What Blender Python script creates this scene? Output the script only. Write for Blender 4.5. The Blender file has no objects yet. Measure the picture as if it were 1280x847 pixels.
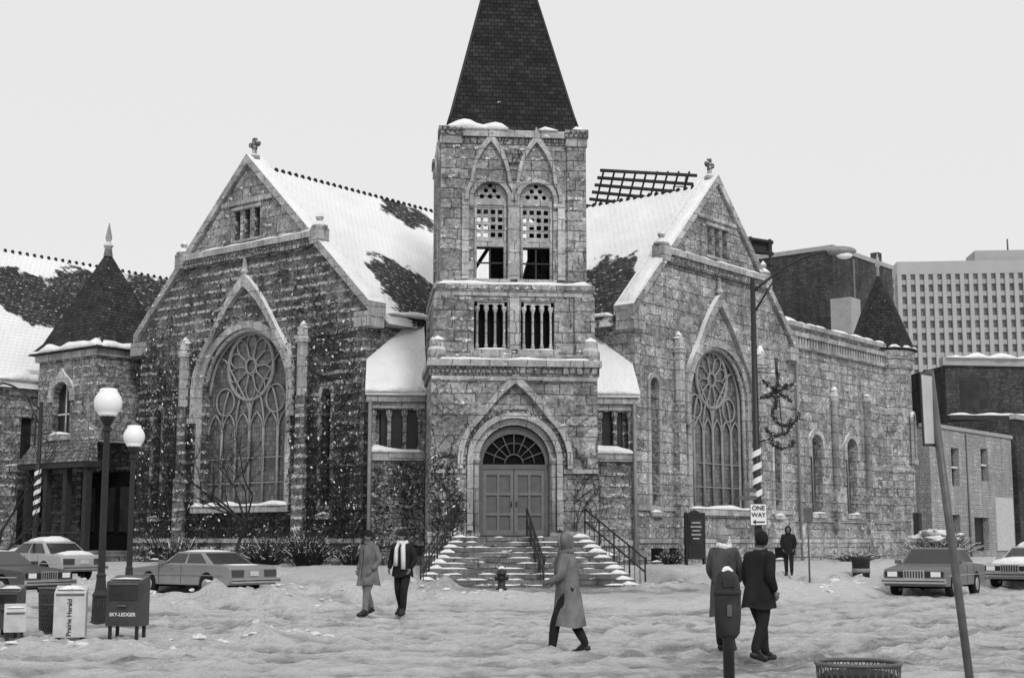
import bpy, math, random, bmesh
from mathutils import Vector, Matrix, noise
from mathutils.geometry import tessellate_polygon
random.seed(7)
sc=bpy.context.scene; col=sc.collection; R=math.radians; pi=math.pi
# ---------------------------------------------------------------- materials
MATS={}
class G:
    def __init__(s,name,rough=.85,spec=.25):
        s.m=bpy.data.materials.new(name); s.m.use_nodes=True; s.t=s.m.node_tree; s.b=s.t.nodes['Principled BSDF']
        MATS[name]=s.m; s.b.inputs['Roughness'].default_value=rough; s.b.inputs['Specular IOR Level'].default_value=spec
        s.tc=s.t.nodes.new('ShaderNodeTexCoord'); s.geo=s.t.nodes.new('ShaderNodeNewGeometry')
    def set(s,i,v):
        if isinstance(v,bpy.types.NodeSocket): s.t.links.new(v,i)
        else: i.default_value=v
    def n(s,ty,ins={},**kw):
        x=s.t.nodes.new(ty)
        for k,v in kw.items(): setattr(x,k,v)
        for k,v in ins.items(): s.set(x.inputs[k],v)
        return x
    def math(s,op,a,b=0.,c=None,clamp=False):
        x=s.t.nodes.new('ShaderNodeMath'); x.operation=op; x.use_clamp=clamp
        s.set(x.inputs[0],a); s.set(x.inputs[1],b)
        if c is not None: s.set(x.inputs[2],c)
        return x.outputs[0]
    def noise(s,vec,scale,detail=4.,rough=.55):
        return s.n('ShaderNodeTexNoise',{'Vector':vec,'Scale':scale,'Detail':detail,'Roughness':rough}).outputs[0]
    def scl(s,vec,v):
        return s.n('ShaderNodeVectorMath',{0:vec,1:v},operation='MULTIPLY').outputs[0]
    def mix(s,f,a,b):
        x=s.t.nodes.new('ShaderNodeMix'); x.data_type='FLOAT'
        s.set(x.inputs[0],f); s.set(x.inputs[2],a); s.set(x.inputs[3],b); return x.outputs[0]
    def ramp(s,v,lo,hi,a=0.,b=1.):
        return s.n('ShaderNodeMapRange',{0:v,1:lo,2:hi,3:a,4:b}).outputs[0]
    def bump(s,h,dist,st=1.):
        s.t.links.new(s.n('ShaderNodeBump',{'Height':h,'Distance':dist,'Strength':st}).outputs[0],s.b.inputs['Normal'])
    def out(s,c): s.set(s.b.inputs['Base Color'],c if isinstance(c,bpy.types.NodeSocket) else (c,c,c,1))
    @property
    def pos(s): return s.geo.outputs['Position']
    @property
    def uv(s): return s.tc.outputs['UV']
    def nz(s):
        return s.n('ShaderNodeSeparateXYZ',{0:s.geo.outputs['True Normal']}).outputs[2]

def plain(name,v,rough=.7,spec=.3,var=.2,scale=6.,bump=0.,metal=0.,snow=0.):
    g=G(name,rough,spec); nn=g.noise(g.pos,scale,5.)
    c=g.math('MULTIPLY',g.ramp(nn,.3,.7,1-var,1+var),v)
    if snow:
        k=g.math('MULTIPLY',g.ramp(g.nz(),.5,.7),g.ramp(g.noise(g.pos,2.2,4.),.62-snow*.4,.66-snow*.4))
        c=g.mix(k,c,.82)
    g.out(c); g.b.inputs['Metallic'].default_value=metal
    if bump: g.bump(g.noise(g.pos,scale*3,4.),bump)
    return g

def stone(name,base,row=.36,width=.75,fleck=.5,msz=.018,bd=.07,snowtop=True,var=.3,rock=1.,stain=.35,mort=.42):
    g=G(name,.93,.15)
    uv=g.uv
    d=g.n('ShaderNodeTexNoise',{'Vector':uv,'Scale':1.3,'Detail':3.})
    d2=g.n('ShaderNodeTexNoise',{'Vector':uv,'Scale':6.,'Detail':3.})
    dv=g.scl(g.n('ShaderNodeVectorMath',{0:d.outputs[1],1:(.5,.5,.5)},operation='SUBTRACT').outputs[0],(.22,.08,0))
    dv2=g.scl(g.n('ShaderNodeVectorMath',{0:d2.outputs[1],1:(.5,.5,.5)},operation='SUBTRACT').outputs[0],(.07*rock,.06*rock,0))
    uvd=g.n('ShaderNodeVectorMath',{0:uv,1:dv},operation='ADD').outputs[0]
    uvd=g.n('ShaderNodeVectorMath',{0:uvd,1:dv2},operation='ADD').outputs[0]
    c1=base*(1-var); c2=base*(1+var)
    def br(w,r,off):
        return g.n('ShaderNodeTexBrick',{'Vector':uvd,'Color1':(c1,c1,c1,1),'Color2':(c2,c2,c2,1),'Mortar':(base*mort,)*3+(1,),'Scale':1.,
           'Mortar Size':msz,'Mortar Smooth':.5,'Bias':0.,'Brick Width':w,'Row Height':r},offset=off,squash=.7,squash_frequency=3)
    b=br(width,row,.43)
    b2=br(width*1.55,row*2,.37)
    sel=g.ramp(g.noise(g.scl(uv,(.9,1.3,1.)),1.,1.),.52,.54)
    colr=g.n('ShaderNodeMix',{0:sel,6:b.outputs[0],7:b2.outputs[0]},data_type='RGBA').outputs[2]
    fac=g.mix(sel,b.outputs[1],b2.outputs[1])
    c=g.n('ShaderNodeRGBToBW',{0:colr}).outputs[0]
    n1=g.noise(uv,8.,6.,.7); n2=g.noise(g.pos,.45,4.); n3=g.noise(g.scl(g.pos,(2.,2.,.3)),1.,5.,.65); n4=g.noise(uv,2.6,4.,.65)
    c=g.math('MULTIPLY',c,g.ramp(n1,.30,.70,1-.64*rock**.5,1+.55*rock**.5))
    c=g.math('MULTIPLY',c,g.ramp(n4,.32,.68,1-.42*rock,1+.32*rock))
    c=g.math('MULTIPLY',c,g.ramp(n2,.3,.7,1-stain,1+stain*.6))
    c=g.math('MULTIPLY',c,g.ramp(n3,.35,.65,1-stain*.9,1.12))
    v=g.n('ShaderNodeSeparateXYZ',{0:uvd}).outputs[1]
    fr=g.math('FRACT',g.math('DIVIDE',v,row))
    fn=g.noise(g.scl(uv,(1.5,1./row*.9,1.)),1.6,4.,.65)
    fn2=g.noise(uv,.35,2.)
    k=g.math('MULTIPLY',g.ramp(fr,.28,.38,1.,0.),g.ramp(g.math('ADD',fn,g.math('MULTIPLY',g.math('SUBTRACT',fn2,.5),.6)),.69-fleck*.24,.72-fleck*.24))
    k=g.math('MULTIPLY',k,g.ramp(n1,.38,.52))
    if fleck==0: k=g.math('MULTIPLY',k,0.)
    if snowtop:
        k=g.math('MAXIMUM',k,g.ramp(g.nz(),.35,.6))
    c=g.mix(k,c,.84)
    g.out(c)
    h=g.math('ADD',g.math('MULTIPLY',g.math('SUBTRACT',1.,fac),.6),g.math('MULTIPLY',g.noise(uv,3.2,5.,.6),1.6*rock))
    h=g.math('ADD',h,g.math('MULTIPLY',k,.4))
    g.bump(h,bd)
    return g
stone('rock_faced_limestone',.34,row=.40,width=.85,fleck=.8,rock=1.1,bd=.20)
stone('ivy_side_limestone',.25,row=.40,width=.85,fleck=1.,rock=1.2,bd=.22,stain=.5)
stone('tower_limestone',.37,row=.37,width=.78,fleck=.55,bd=.15,rock=.9)
stone('smooth_limestone',.44,row=.42,width=.95,fleck=.2,rock=.3,bd=.03,stain=.35,var=.12)
stone('carved_limestone',.33,row=.16,width=.16,fleck=.3,rock=1.1,bd=.10,msz=.03,mort=.35)
stone('fishscale_tile',.22,row=.2,width=.2,fleck=.2,rock=.6,bd=.06,msz=.03,snowtop=False,mort=.4)
stone('pale_rock_limestone',.43,row=.42,width=.95,fleck=.5,rock=.95,bd=.18,stain=.3)
stone('dark_brick',.085,row=.10,width=.28,fleck=0,rock=.4,bd=.01,snowtop=True,var=.3)
stone('painted_brick',.38,row=.12,width=.3,fleck=0,rock=.2,bd=.01,var=.08,stain=.2)
stone('step_stone',.20,row=.175,width=1.5,fleck=.4,snowtop=False,rock=.5,bd=.03)
def shingle(name,v,fl=0.,bw=.24,rh=.17):
    g=G(name,.85,.2)
    b=g.n('ShaderNodeTexBrick',{'Vector':g.uv,'Color1':(v*.6,)*3+(1,),'Color2':(v*1.4,)*3+(1,),'Mortar':(v*.3,)*3+(1,),'Scale':1.,'Mortar Size':.014,'Mortar Smooth':.5,'Bias':0.,'Brick Width':bw,'Row Height':rh})
    c=g.math('MULTIPLY',g.n('ShaderNodeRGBToBW',{0:b.outputs[0]}).outputs[0],g.ramp(g.noise(g.uv,1.5,5.),.3,.7,.7,1.3))
    if fl:
        k=g.math('MULTIPLY',g.ramp(g.noise(g.scl(g.uv,(2.,5.,1.)),1.3,3.),.74-fl*.1,.77-fl*.1),g.ramp(b.outputs[1],.1,.9,1.,0.))
        c=g.mix(k,c,.6)
    g.out(c)
    v_=g.n('ShaderNodeSeparateXYZ',{0:g.uv}).outputs[1]
    g.bump(g.math('ADD',g.math('SUBTRACT',1.,b.outputs[1]),g.math('FRACT',g.math('DIVIDE',v_,-rh))),.03)
shingle('slate_shingles',.030,.12)
shingle('dark_shingles',.035,.5)
def roofsnow(name,spots,amp=1.6):
    g=G(name,.9,.2)
    b=g.n('ShaderNodeTexBrick',{'Vector':g.uv,'Color1':(.03,)*3+(1,),'Color2':(.08,)*3+(1,),'Mortar':(.012,)*3+(1,),'Scale':1.,'Mortar Size':.022,'Mortar Smooth':.4,'Bias':0.,'Brick Width':.28,'Row Height':.24})
    tile=g.n('ShaderNodeRGBToBW',{0:b.outputs[0]}).outputs[0]
    m=None
    nn=g.math('MULTIPLY',g.math('SUBTRACT',g.noise(g.pos,1.1,6.,.65),.5),amp*2)
    for (p,r) in spots:
        d=g.n('ShaderNodeVectorMath',{0:g.pos,1:tuple(p)},operation='DISTANCE').outputs[1]
        k=g.math('ADD',g.math('SUBTRACT',r,d),nn)
        m=k if m is None else g.math('MAXIMUM',m,k)
    m=g.ramp(m,-.05,.15)
    fl=g.ramp(g.noise(g.scl(g.uv,(3.,7.,1.)),1.3,3.),.63,.66)
    tile=g.mix(fl,tile,.65)
    sn=g.ramp(g.noise(g.pos,.8,5.),.3,.7,.80,.89)
    g.out(g.mix(m,sn,tile))
    g.bump(g.math('ADD',g.math('MULTIPLY',g.math('SUBTRACT',1.,m),1.5),g.math('ADD',g.noise(g.pos,1.4,4.),g.math('MULTIPLY',g.math('SUBTRACT',1.,b.outputs[1]),.25))),.08)
def snowmat(name):
    g=G(name,.9,.2); g.out(g.ramp(g.noise(g.pos,2.,5.),.3,.7,.82,.9))
    g.bump(g.math('ADD',g.noise(g.pos,5.,5.),g.math('MULTIPLY',g.noise(g.pos,25.,3.),.3)),.08)
snowmat('snow')
g=G('clod_snow',.9,.2); g.out(g.ramp(g.noise(g.pos,9.,5.),.3,.7,.60,.84)); g.bump(g.noise(g.pos,14.,4.),.05)
g=G('street_snow',.85,.2)
at=g.n('ShaderNodeAttribute',attribute_name='slush_and_shade').outputs['Fac']  # mask holds street slush plus the shade painted into hollows
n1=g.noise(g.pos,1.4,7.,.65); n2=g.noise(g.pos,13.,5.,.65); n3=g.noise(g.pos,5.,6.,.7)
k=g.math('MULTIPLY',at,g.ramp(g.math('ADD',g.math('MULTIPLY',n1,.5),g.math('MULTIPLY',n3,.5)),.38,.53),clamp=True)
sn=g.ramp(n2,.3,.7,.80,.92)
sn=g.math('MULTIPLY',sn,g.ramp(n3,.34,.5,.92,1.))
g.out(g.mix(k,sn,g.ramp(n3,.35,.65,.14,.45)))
g.bump(g.math('ADD',g.math('MULTIPLY',n3,1.4),g.math('ADD',g.math('MULTIPLY',n2,.7),g.math('MULTIPLY',g.noise(g.pos,2.4,3.),1.))),.20)
plain('iron',.018,.5,.4,.3,10.,.004)
plain('dark_wood',.03,.7,.3,.3,8.,.01)
plain('door_paint',.15,.6,.3,.15,5.,.005)
plain('door_frame',.11,.6,.3,.15,5.)
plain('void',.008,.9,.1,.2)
plain('steel',.10,.45,.4,.25,8.,.003)
plain('galvanised',.22,.45,.4,.2,8.,.003)
plain('rust_dark',.03,.7,.3,.4,6.,.01)
plain('concrete',.34,.9,.2,.12,3.,.01,snow=1.)
plain('tower_concrete',.36,.9,.2,.06,.3)
plain('tower_glass',.15,.4,.4,.2,.4)
plain('bark',.035,.9,.1,.4,12.,.01)
plain('vine',.03,.9,.1,.5,5.)
plain('dead_leaf',.05,.9,.1,.6,9.)
plain('white_paint',.75,.5,.3,.06,6.)
plain('offwhite_paint',.5,.6,.3,.15,6.)
plain('black_paint',.015,.45,.4,.2,6.)
plain('box_blue_grey',.05,.45,.4,.3,5.)
plain('skin',.17,.6,.3,.08,20.)
plain('hair',.012,.8,.2,.3,40.,.003)
plain('eye',.01,.3,.5,.1)
def cloth(name,v):
    g=G(name,.95,.1); g.out(g.math('MULTIPLY',g.ramp(g.noise(g.pos,3.5,5.,.6),.3,.7,.6,1.35),v))
    g.bump(g.math('ADD',g.noise(g.scl(g.pos,(9.,9.,3.)),1.,3.),g.math('MULTIPLY',g.noise(g.pos,40.,3.),.15)),.03)
for nm,v_ in (('cloth_tan',.17),('cloth_dark',.022),('cloth_mid',.085),('cloth_grey',.15),('trouser_grey',.20)): cloth(nm,v_)
plain('scarf_white',.7,.95,.1,.15,30.,.006)
plain('scarf_grey',.3,.95,.1,.3,30.,.006)
plain('boot',.015,.5,.4,.2)
plain('tire',.015,.85,.2,.3,20.)
plain('hubcap',.4,.3,.5,.1,metal=.5)
plain('chrome',.5,.25,.6,.1,metal=.7)
plain('car_glass',.03,.12,.6,.2)
def carpaint(name,v):
    g=G(name,.33,.5); z=g.n('ShaderNodeSeparateXYZ',{0:g.pos}).outputs[2]
    dirt=g.math('MULTIPLY',g.ramp(z,.25,.85,1.,0.),g.ramp(g.noise(g.pos,4.,6.,.65),.35,.6,.25,1.))
    g.out(g.mix(dirt,g.math('MULTIPLY',g.ramp(g.noise(g.pos,1.5,4.),.3,.7,.85,1.1),v),min(.30,v*1.8))); g.set(g.b.inputs['Roughness'],g.mix(dirt,.3,.8))
carpaint('paint_silver',.22); carpaint('paint_grey',.11); carpaint('paint_dark',.05); carpaint('paint_light',.38)
plain('lamp_red',.05,.3,.5,.1)
plain('tinsel',.04,.6,.5,.7,30.)
g=G('globe_glass',.35,.4); g.out(.85)
def leaded(name,a,b_,mort,w=.16,h=.2):
    g=G(name,.3,.4)
    b=g.n('ShaderNodeTexBrick',{'Vector':g.uv,'Color1':(a,)*3+(1,),'Color2':(b_,)*3+(1,),'Mortar':(mort,)*3+(1,),'Scale':1.,'Mortar Size':.010,'Mortar Smooth':.1,'Bias':0.,'Brick Width':w,'Row Height':h},offset=0.)
    g.out(g.math('MULTIPLY',g.n('ShaderNodeRGBToBW',{0:b.outputs[0]}).outputs[0],g.ramp(g.noise(g.pos,1.,4.),.3,.7,.6,1.4)))
    g.bump(g.noise(g.pos,6.,2.),.012)
leaded('leaded_glass',.07,.16,.03)
leaded('dark_glass',.012,.03,.02,.5,.6)
plain('tracery',.27,.8,.2,.2,6.)

# ---------------------------------------------------------------- mesh builder
class MB:
    def __init__(s,F=None): s.v=[];s.f=[];s.mi=[];s.sm=[];s.mats=[];s.M=F or Matrix()
    def mid(s,m):
        if m not in s.mats: s.mats.append(m)
        return s.mats.index(m)
    def add(s,vs,fs,m,sm=False):
        b=len(s.v); M=s.M
        s.v+=[tuple(M@Vector(v)) for v in vs]; k=s.mid(m)
        for f in fs: s.f.append(tuple(b+i for i in f)); s.mi.append(k); s.sm.append(sm)
    def hexa(s,a,b,m):
        s.add(list(a)+list(b),[(3,2,1,0),(4,5,6,7),(0,1,5,4),(1,2,6,5),(2,3,7,6),(3,0,4,7)],m)
    def box(s,x0,x1,y0,y1,z0,z1,m):
        s.hexa([(x0,y0,z0),(x1,y0,z0),(x1,y1,z0),(x0,y1,z0)],[(x0,y0,z1),(x1,y0,z1),(x1,y1,z1),(x0,y1,z1)],m)
    def ext(s,outer,holes,y0,th,m):
        loops=[outer]+list(holes); flat=[p for l in loops for p in l]
        tri=tessellate_polygon([[Vector((p[0],p[1],0)) for p in l] for l in loops])
        n=len(flat); vs=[(p[0],y0,p[1]) for p in flat]+[(p[0],y0+th,p[1]) for p in flat]
        fs=[]
        for t in tri:
            a,b,c=[flat[i] for i in t]
            ar=(b[0]-a[0])*(c[1]-a[1])-(b[1]-a[1])*(c[0]-a[0])
            if abs(ar)<1e-9: continue
            t=tuple(t) if ar>0 else (t[0],t[2],t[1])
            fs.append(t); fs.append((t[2]+n,t[1]+n,t[0]+n))
        o=0
        for l in loops:
            k=len(l)
            for i in range(k):
                j=(i+1)%k; fs.append((o+i,o+j,o+j+n,o+i+n))
            o+=k
        s.add(vs,fs,m)
    def tube(s,pts,r,m,seg=6,sm=True,cap=True):
        pts=[Vector(p) for p in pts]; n=len(pts)
        if not isinstance(r,(list,tuple)): r=[r]*n
        vs=[];fs=[]; prev=None
        for i,p in enumerate(pts):
            d=(pts[min(i+1,n-1)]-pts[max(i-1,0)])
            if d.length<1e-6: d=Vector((0,0,1))
            d.normalize()
            if prev is None:
                a=Vector((0,0,1)) if abs(d.z)<.9 else Vector((1,0,0)); u=d.cross(a).normalized()
            else:
                u=(prev-d*prev.dot(d))
                if u.length<1e-5: u=d.orthogonal()
                u.normalize()
            prev=u; w=d.cross(u)
            for k in range(seg):
                t=2*pi*k/seg; vs.append(p+(u*math.cos(t)+w*math.sin(t))*r[i])
        for i in range(n-1):
            for k in range(seg):
                k2=(k+1)%seg; fs.append((i*seg+k,i*seg+k2,(i+1)*seg+k2,(i+1)*seg+k))
        if cap: fs.append(tuple(range(seg-1,-1,-1))); fs.append(tuple((n-1)*seg+k for k in range(seg)))
        s.add(vs,fs,m,sm)
    def lathe(s,cx,cy,prof,m,seg=14,sm=True,rot=0.,sx=1.,sy=1.):
        vs=[];fs=[];n=len(prof)
        for r,z in prof:
            for k in range(seg):
                t=2*pi*k/seg+rot; vs.append((cx+max(r,.0005)*math.cos(t)*sx,cy+max(r,.0005)*math.sin(t)*sy,z))
        for i in range(n-1):
            for k in range(seg):
                k2=(k+1)%seg; fs.append((i*seg+k,i*seg+k2,(i+1)*seg+k2,(i+1)*seg+k))
        fs.append(tuple(range(seg-1,-1,-1))); fs.append(tuple((n-1)*seg+k for k in range(seg)))
        s.add(vs,fs,m,sm)
    def sph(s,c,rx,ry,rz,m,seg=12,rings=8,fn=None,sm=True):
        vs=[];fs=[]
        for i in range(rings+1):
            ph=-pi/2+pi*i/rings
            for k in range(seg):
                t=2*pi*k/seg; p=Vector((math.cos(ph)*math.cos(t),math.cos(ph)*math.sin(t),math.sin(ph)))
                if fn: p=fn(p)
                vs.append((c[0]+p.x*rx,c[1]+p.y*ry,c[2]+p.z*rz))
        for i in range(rings):
            for k in range(seg):
                k2=(k+1)%seg; fs.append((i*seg+k,i*seg+k2,(i+1)*seg+k2,(i+1)*seg+k))
        s.add(vs,fs,m,sm)
    def snow(s,p0,p1,w,h,m='snow'):
        p0=Vector(p0);p1=Vector(p1);d=p1-p0;L=d.length
        if L<.05: return
        n=max(3,int(L/.22)); u=Vector((-d.y,d.x,0))
        if u.length<1e-4: return
        u.normalize(); vs=[];fs=[]; C=6
        for i in range(n+1):
            t=i/n; p=p0+d*t; q=s.M@p
            hh=h*(.45+1.1*max(0,.5+noise.noise(q*1.3)))*(1. if 0<i<n else .3); ww=w/2*(.90+.22*noise.noise(q*2.1+Vector((5,5,5))))
            for k in range(C):
                a=pi*k/(C-1); vs.append(p+u*ww*math.cos(a)+Vector((0,0,hh*math.sin(a)-.01)))
        for i in range(n):
            for k in range(C-1): fs.append((i*C+k,i*C+k+1,(i+1)*C+k+1,(i+1)*C+k))
            fs.append((i*C+C-1,i*C,(i+1)*C,(i+1)*C+C-1))
        fs.append(tuple(range(C))); fs.append(tuple(n*C+k for k in range(C-1,-1,-1)))
        s.add(vs,fs,m,True)
    def obj(s,name,parent=None,bevel=0,recalc=True):
        me=bpy.data.meshes.new(name); me.from_pydata(s.v,[],s.f)
        for m in s.mats: me.materials.append(MATS[m])
        me.polygons.foreach_set('material_index',s.mi); me.polygons.foreach_set('use_smooth',s.sm)
        if recalc:
            bm=bmesh.new(); bm.from_mesh(me); bmesh.ops.recalc_face_normals(bm,faces=bm.faces); bm.to_mesh(me); bm.free()
        uv=me.uv_layers.new(name='UVMap'); co=me.vertices; dat=uv.data
        Z=Vector((0,0,1))
        for p in me.polygons:
            nn=p.normal
            t=Z.cross(nn)
            if t.length<.05: t=Vector((1,0,0))
            t.normalize(); b=nn.cross(t)
            for li in p.loop_indices:
                c=co[me.loops[li].vertex_index].co; dat[li].uv=(c.dot(t),c.dot(b))
        me.update()
        o=bpy.data.objects.new(name,me); col.objects.link(o)
        if parent: o.parent=parent
        if bevel:
            md=o.modifiers.new('b','BEVEL'); md.width=bevel; md.segments=2; md.limit_method='ANGLE'; md.angle_limit=R(35)
        return o
def empty(name):
    o=bpy.data.objects.new(name,None); col.objects.link(o); return o
def frame(x,y,deg,z=0): return Matrix.Translation((x,y,z))@Matrix.Rotation(R(deg),4,'Z')
def arch(cx,w,z0,zs,n=20,k=1.):
    r=w/2; return [(cx-r,z0),(cx+r,z0)]+[(cx+r*math.cos(pi*i/n),zs+r*k*math.sin(pi*i/n)) for i in range(n+1)]
def rect(x0,x1,z0,z1): return [(x0,z0),(x1,z0),(x1,z1),(x0,z1)]
def hoodpoly(cx,zs,ri,ro,tip,leg,n=36,wd=.55,pw=2.3,itip=0.):
    f=lambda t:max(0,1-abs(t-pi/2)/wd)**pw
    o=[(cx+ro,zs-leg)]
    for i in range(n+1):
        t=pi*i/n; r=ro+tip*f(t); o.append((cx+r*math.cos(t),zs+r*math.sin(t)))
    o.append((cx-ro,zs-leg)); o.append((cx-ri,zs-leg))
    for i in range(n+1):
        t=pi-pi*i/n; r=ri+itip*f(t); o.append((cx+r*math.cos(t),zs+r*math.sin(t)))
    o.append((cx+ri,zs-leg)); return o

FT=frame(.1,49.5,6); FL=frame(-11.07,58.40,-39); FR=frame(8.76,59.90,51)
CL=Vector((-5.63,54)); CR=Vector((4.80,55))
# ---------------------------------------------------------------- ground
def ss(a,b,x):
    t=max(0,min(1,(x-a)/(b-a))); return t*t*(3-2*t)
FTi=FT.inverted()
mounds=[(-8.6,21.6,1.9,.5,.20),(-6.0,21.0,1.7,.45,.16),(-9.5,25.5,1.5,.8,.25),(-4.4,22.6,1.1,.5,.26),(-3.6,23.4,.9,.4,.2),(-8.6,34.5,2.6,.7,.40),(-5.6,34.6,2.0,.6,.32),(-4.8,38.5,2.6,.8,.50),(-2.6,41.2,1.6,.6,.45),
        (-11.5,37.2,2.,.8,.35),(4.6,42.6,1.4,.6,.35),(12.,47.,4.,.7,.40),(17.5,49.,4.,.8,.4),(-.6,38.5,1.8,.5,.2)]
TR=[(2.,60.,32.6),(2.,60.,34.2),(2.,60.,37.4),(2.,60.,39.0),(2.,60.,41.2),(-6.,64.,44.2),(-6.,64.,45.8),(-6.,64.,36.5),(7.,70.,41.),(7.,70.,42.6),(7.,70.,48.5),(7.,70.,50.1)]
def gh(X,Y):
    if Y>95 or abs(X)>70: return 0.1,0.
    p=Vector((X,Y,0))
    dl=(X-CL.x)*-.629+(Y-CL.y)*-.777-8.5; dr=(X-CR.x)*.777+(Y-CR.y)*-.629-11.5
    k=1.5; D=max(dl,dr)+ (max(0,k-abs(dl-dr))**2)/(4*k)
    z=.14*ss(.15,-.15,D)
    ll=FTi@p
    path=ss(5.0,4.0,abs(ll.x-.0))*ss(2.,0.,ll.y)
    z+=.56*ss(-3.,-6.5,D)*(1-path)
    bank=math.exp(-((D-.7)/.7)**2)*(.22+.6*max(0,.3+noise.noise(Vector((X*.6,Y*.6,3)))))
    z+=bank*(1-.75*path)
    bank2=math.exp(-((D+4.2)/.5)**2)*(.10+.25*max(0,.3+noise.noise(Vector((X*.6,Y*.6,9)))))*(1-path); z+=bank2
    pile=0
    for mx,my,rx,ry,h in mounds:
        q=((X-mx)/rx)**2+((Y-my)/ry)**2
        if q<9: e_=math.exp(-q); pile=max(pile,e_); z+=h*e_*(.7+1.3*noise.noise(p*1.9))
    a=X*.777-Y*.629; b=X*.629+Y*.777
    rut=noise.noise(Vector((a*1.2,b*.09,1)))*ss(-8,6,X)+noise.noise(Vector((b*1.2,a*.09,7)))*ss(6,-8,X)
    rut2=noise.noise(Vector((X*.10+Y*.05,Y*1.1,17)))*ss(40,28,Y)
    road=ss(.8,2.,D)
    f1=noise.fractal(p*1.1,.55,2.,4); f2=noise.fractal(p*3.7+Vector((3,1,0)),.5,2.,3)
    trk=0.;edge=0.
    wob=.5*noise.noise(Vector((X*.12,Y*.12,30)))
    for cx,cy,r in TR:
        d=abs(math.hypot(X-cx,Y-cy)-r+wob)
        if d<.8: trk=max(trk,math.exp(-(d/.19)**2)); edge=max(edge,math.exp(-((d-.36)/.11)**2))
    for a0 in (15.5,17.1,19.2,20.8):
        if X>0:
            d=abs((X-CR.x)*.777-(Y-CR.y)*.629-a0+wob*.6)
            if d<.8: trk=max(trk,math.exp(-(d/.19)**2)); edge=max(edge,math.exp(-((d-.36)/.11)**2))
    for a0 in (12.5,14.1,16.4,18.):
        if X<-1:
            d=abs(-(X-CL.x)*.629-(Y-CL.y)*.777-a0+wob*.6)
            if d<.8: trk=max(trk,math.exp(-(d/.19)**2)); edge=max(edge,math.exp(-((d-.36)/.11)**2))
    br_=max(0,min(1,.8+1.1*noise.noise(Vector((X*.3,Y*.3,44))))); trk*=br_*(1-pile); edge*=br_*(1-pile)
    z+=road*(.08*rut+.07*rut2-.07*trk+.05*edge*(1+f2))+(.035+.02*road)*f1+ (.018+.022*road)*f2
    z+= -.02
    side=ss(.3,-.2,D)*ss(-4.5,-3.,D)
    sl=road*(.04+1.7*max(0,-rut-.05)+1.7*max(0,-rut2-.05)+1.3*max(0,-f1-.05)+.8*max(0,-f2-.05)+1.0*trk-.3*edge)+side*(.25+.7*max(0,-f1))  # slush in ruts, tracks and walks; low spots also darkened as painted shade
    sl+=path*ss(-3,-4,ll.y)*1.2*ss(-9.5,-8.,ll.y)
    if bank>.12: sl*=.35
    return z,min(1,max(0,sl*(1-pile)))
def axis(lo,mid,hi,s1,s2,far):
    a=[];x=lo
    while x<=mid: a.append(x); x+=s1
    while x<=hi: a.append(x); x+=s2
    s=s2;x=hi
    while x<far: s*=1.6; x+=s; a.append(x)
    s=s1;x=lo;pre=[]
    while x>-far: s*=1.6; x-=s; pre.append(x)
    return pre[::-1]+a
xs=axis(-26,28,36,.16,.4,2500.); ys=axis(9,34,66,.11,.26,2500.)
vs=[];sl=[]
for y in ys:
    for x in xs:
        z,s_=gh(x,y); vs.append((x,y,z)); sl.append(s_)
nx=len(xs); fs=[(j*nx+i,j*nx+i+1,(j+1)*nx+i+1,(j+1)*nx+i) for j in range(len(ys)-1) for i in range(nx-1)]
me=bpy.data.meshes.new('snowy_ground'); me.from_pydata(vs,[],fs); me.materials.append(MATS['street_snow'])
me.attributes.new('slush_and_shade','FLOAT','POINT').data.foreach_set('value',sl)
me.polygons.foreach_set('use_smooth',[True]*len(fs))
o=bpy.data.objects.new('snowy_ground',me); col.objects.link(o)
def gz(x,y): return gh(x,y)[0]
m=MB(); rnd=random.Random(11)
def clod(x,y,r):
    sd=Vector((rnd.random()*50,rnd.random()*50,0))
    m.sph((x,y,gz(x,y)-r*.15),r*rnd.uniform(.9,1.8),r*rnd.uniform(.8,1.3),r*rnd.uniform(.4,.75),'clod_snow',7,5,lambda p:p*(1+.9*noise.noise(p*1.9+sd)),False)
for mx,my,rx,ry,h in mounds:
    for i in range(14): clod(mx+rnd.gauss(0,rx*.5),my+rnd.gauss(0,ry*.5),rnd.uniform(.03,.08))
for i in range(120):
    t=rnd.uniform(-20,0); d=8.5+.7+rnd.gauss(0,.4); clod(CL.x+(-.629)*d+.777*(t+6),CL.y-.777*d-.629*(t+6),rnd.uniform(.03,.11))
for i in range(120):
    t=rnd.uniform(-2,24); d=11.5+.7+rnd.gauss(0,.4); clod(CR.x+.777*d+.629*(t-8),CR.y-.629*d+.777*(t-8),rnd.uniform(.03,.11))
m.obj('ploughed_snow_crust')

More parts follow.
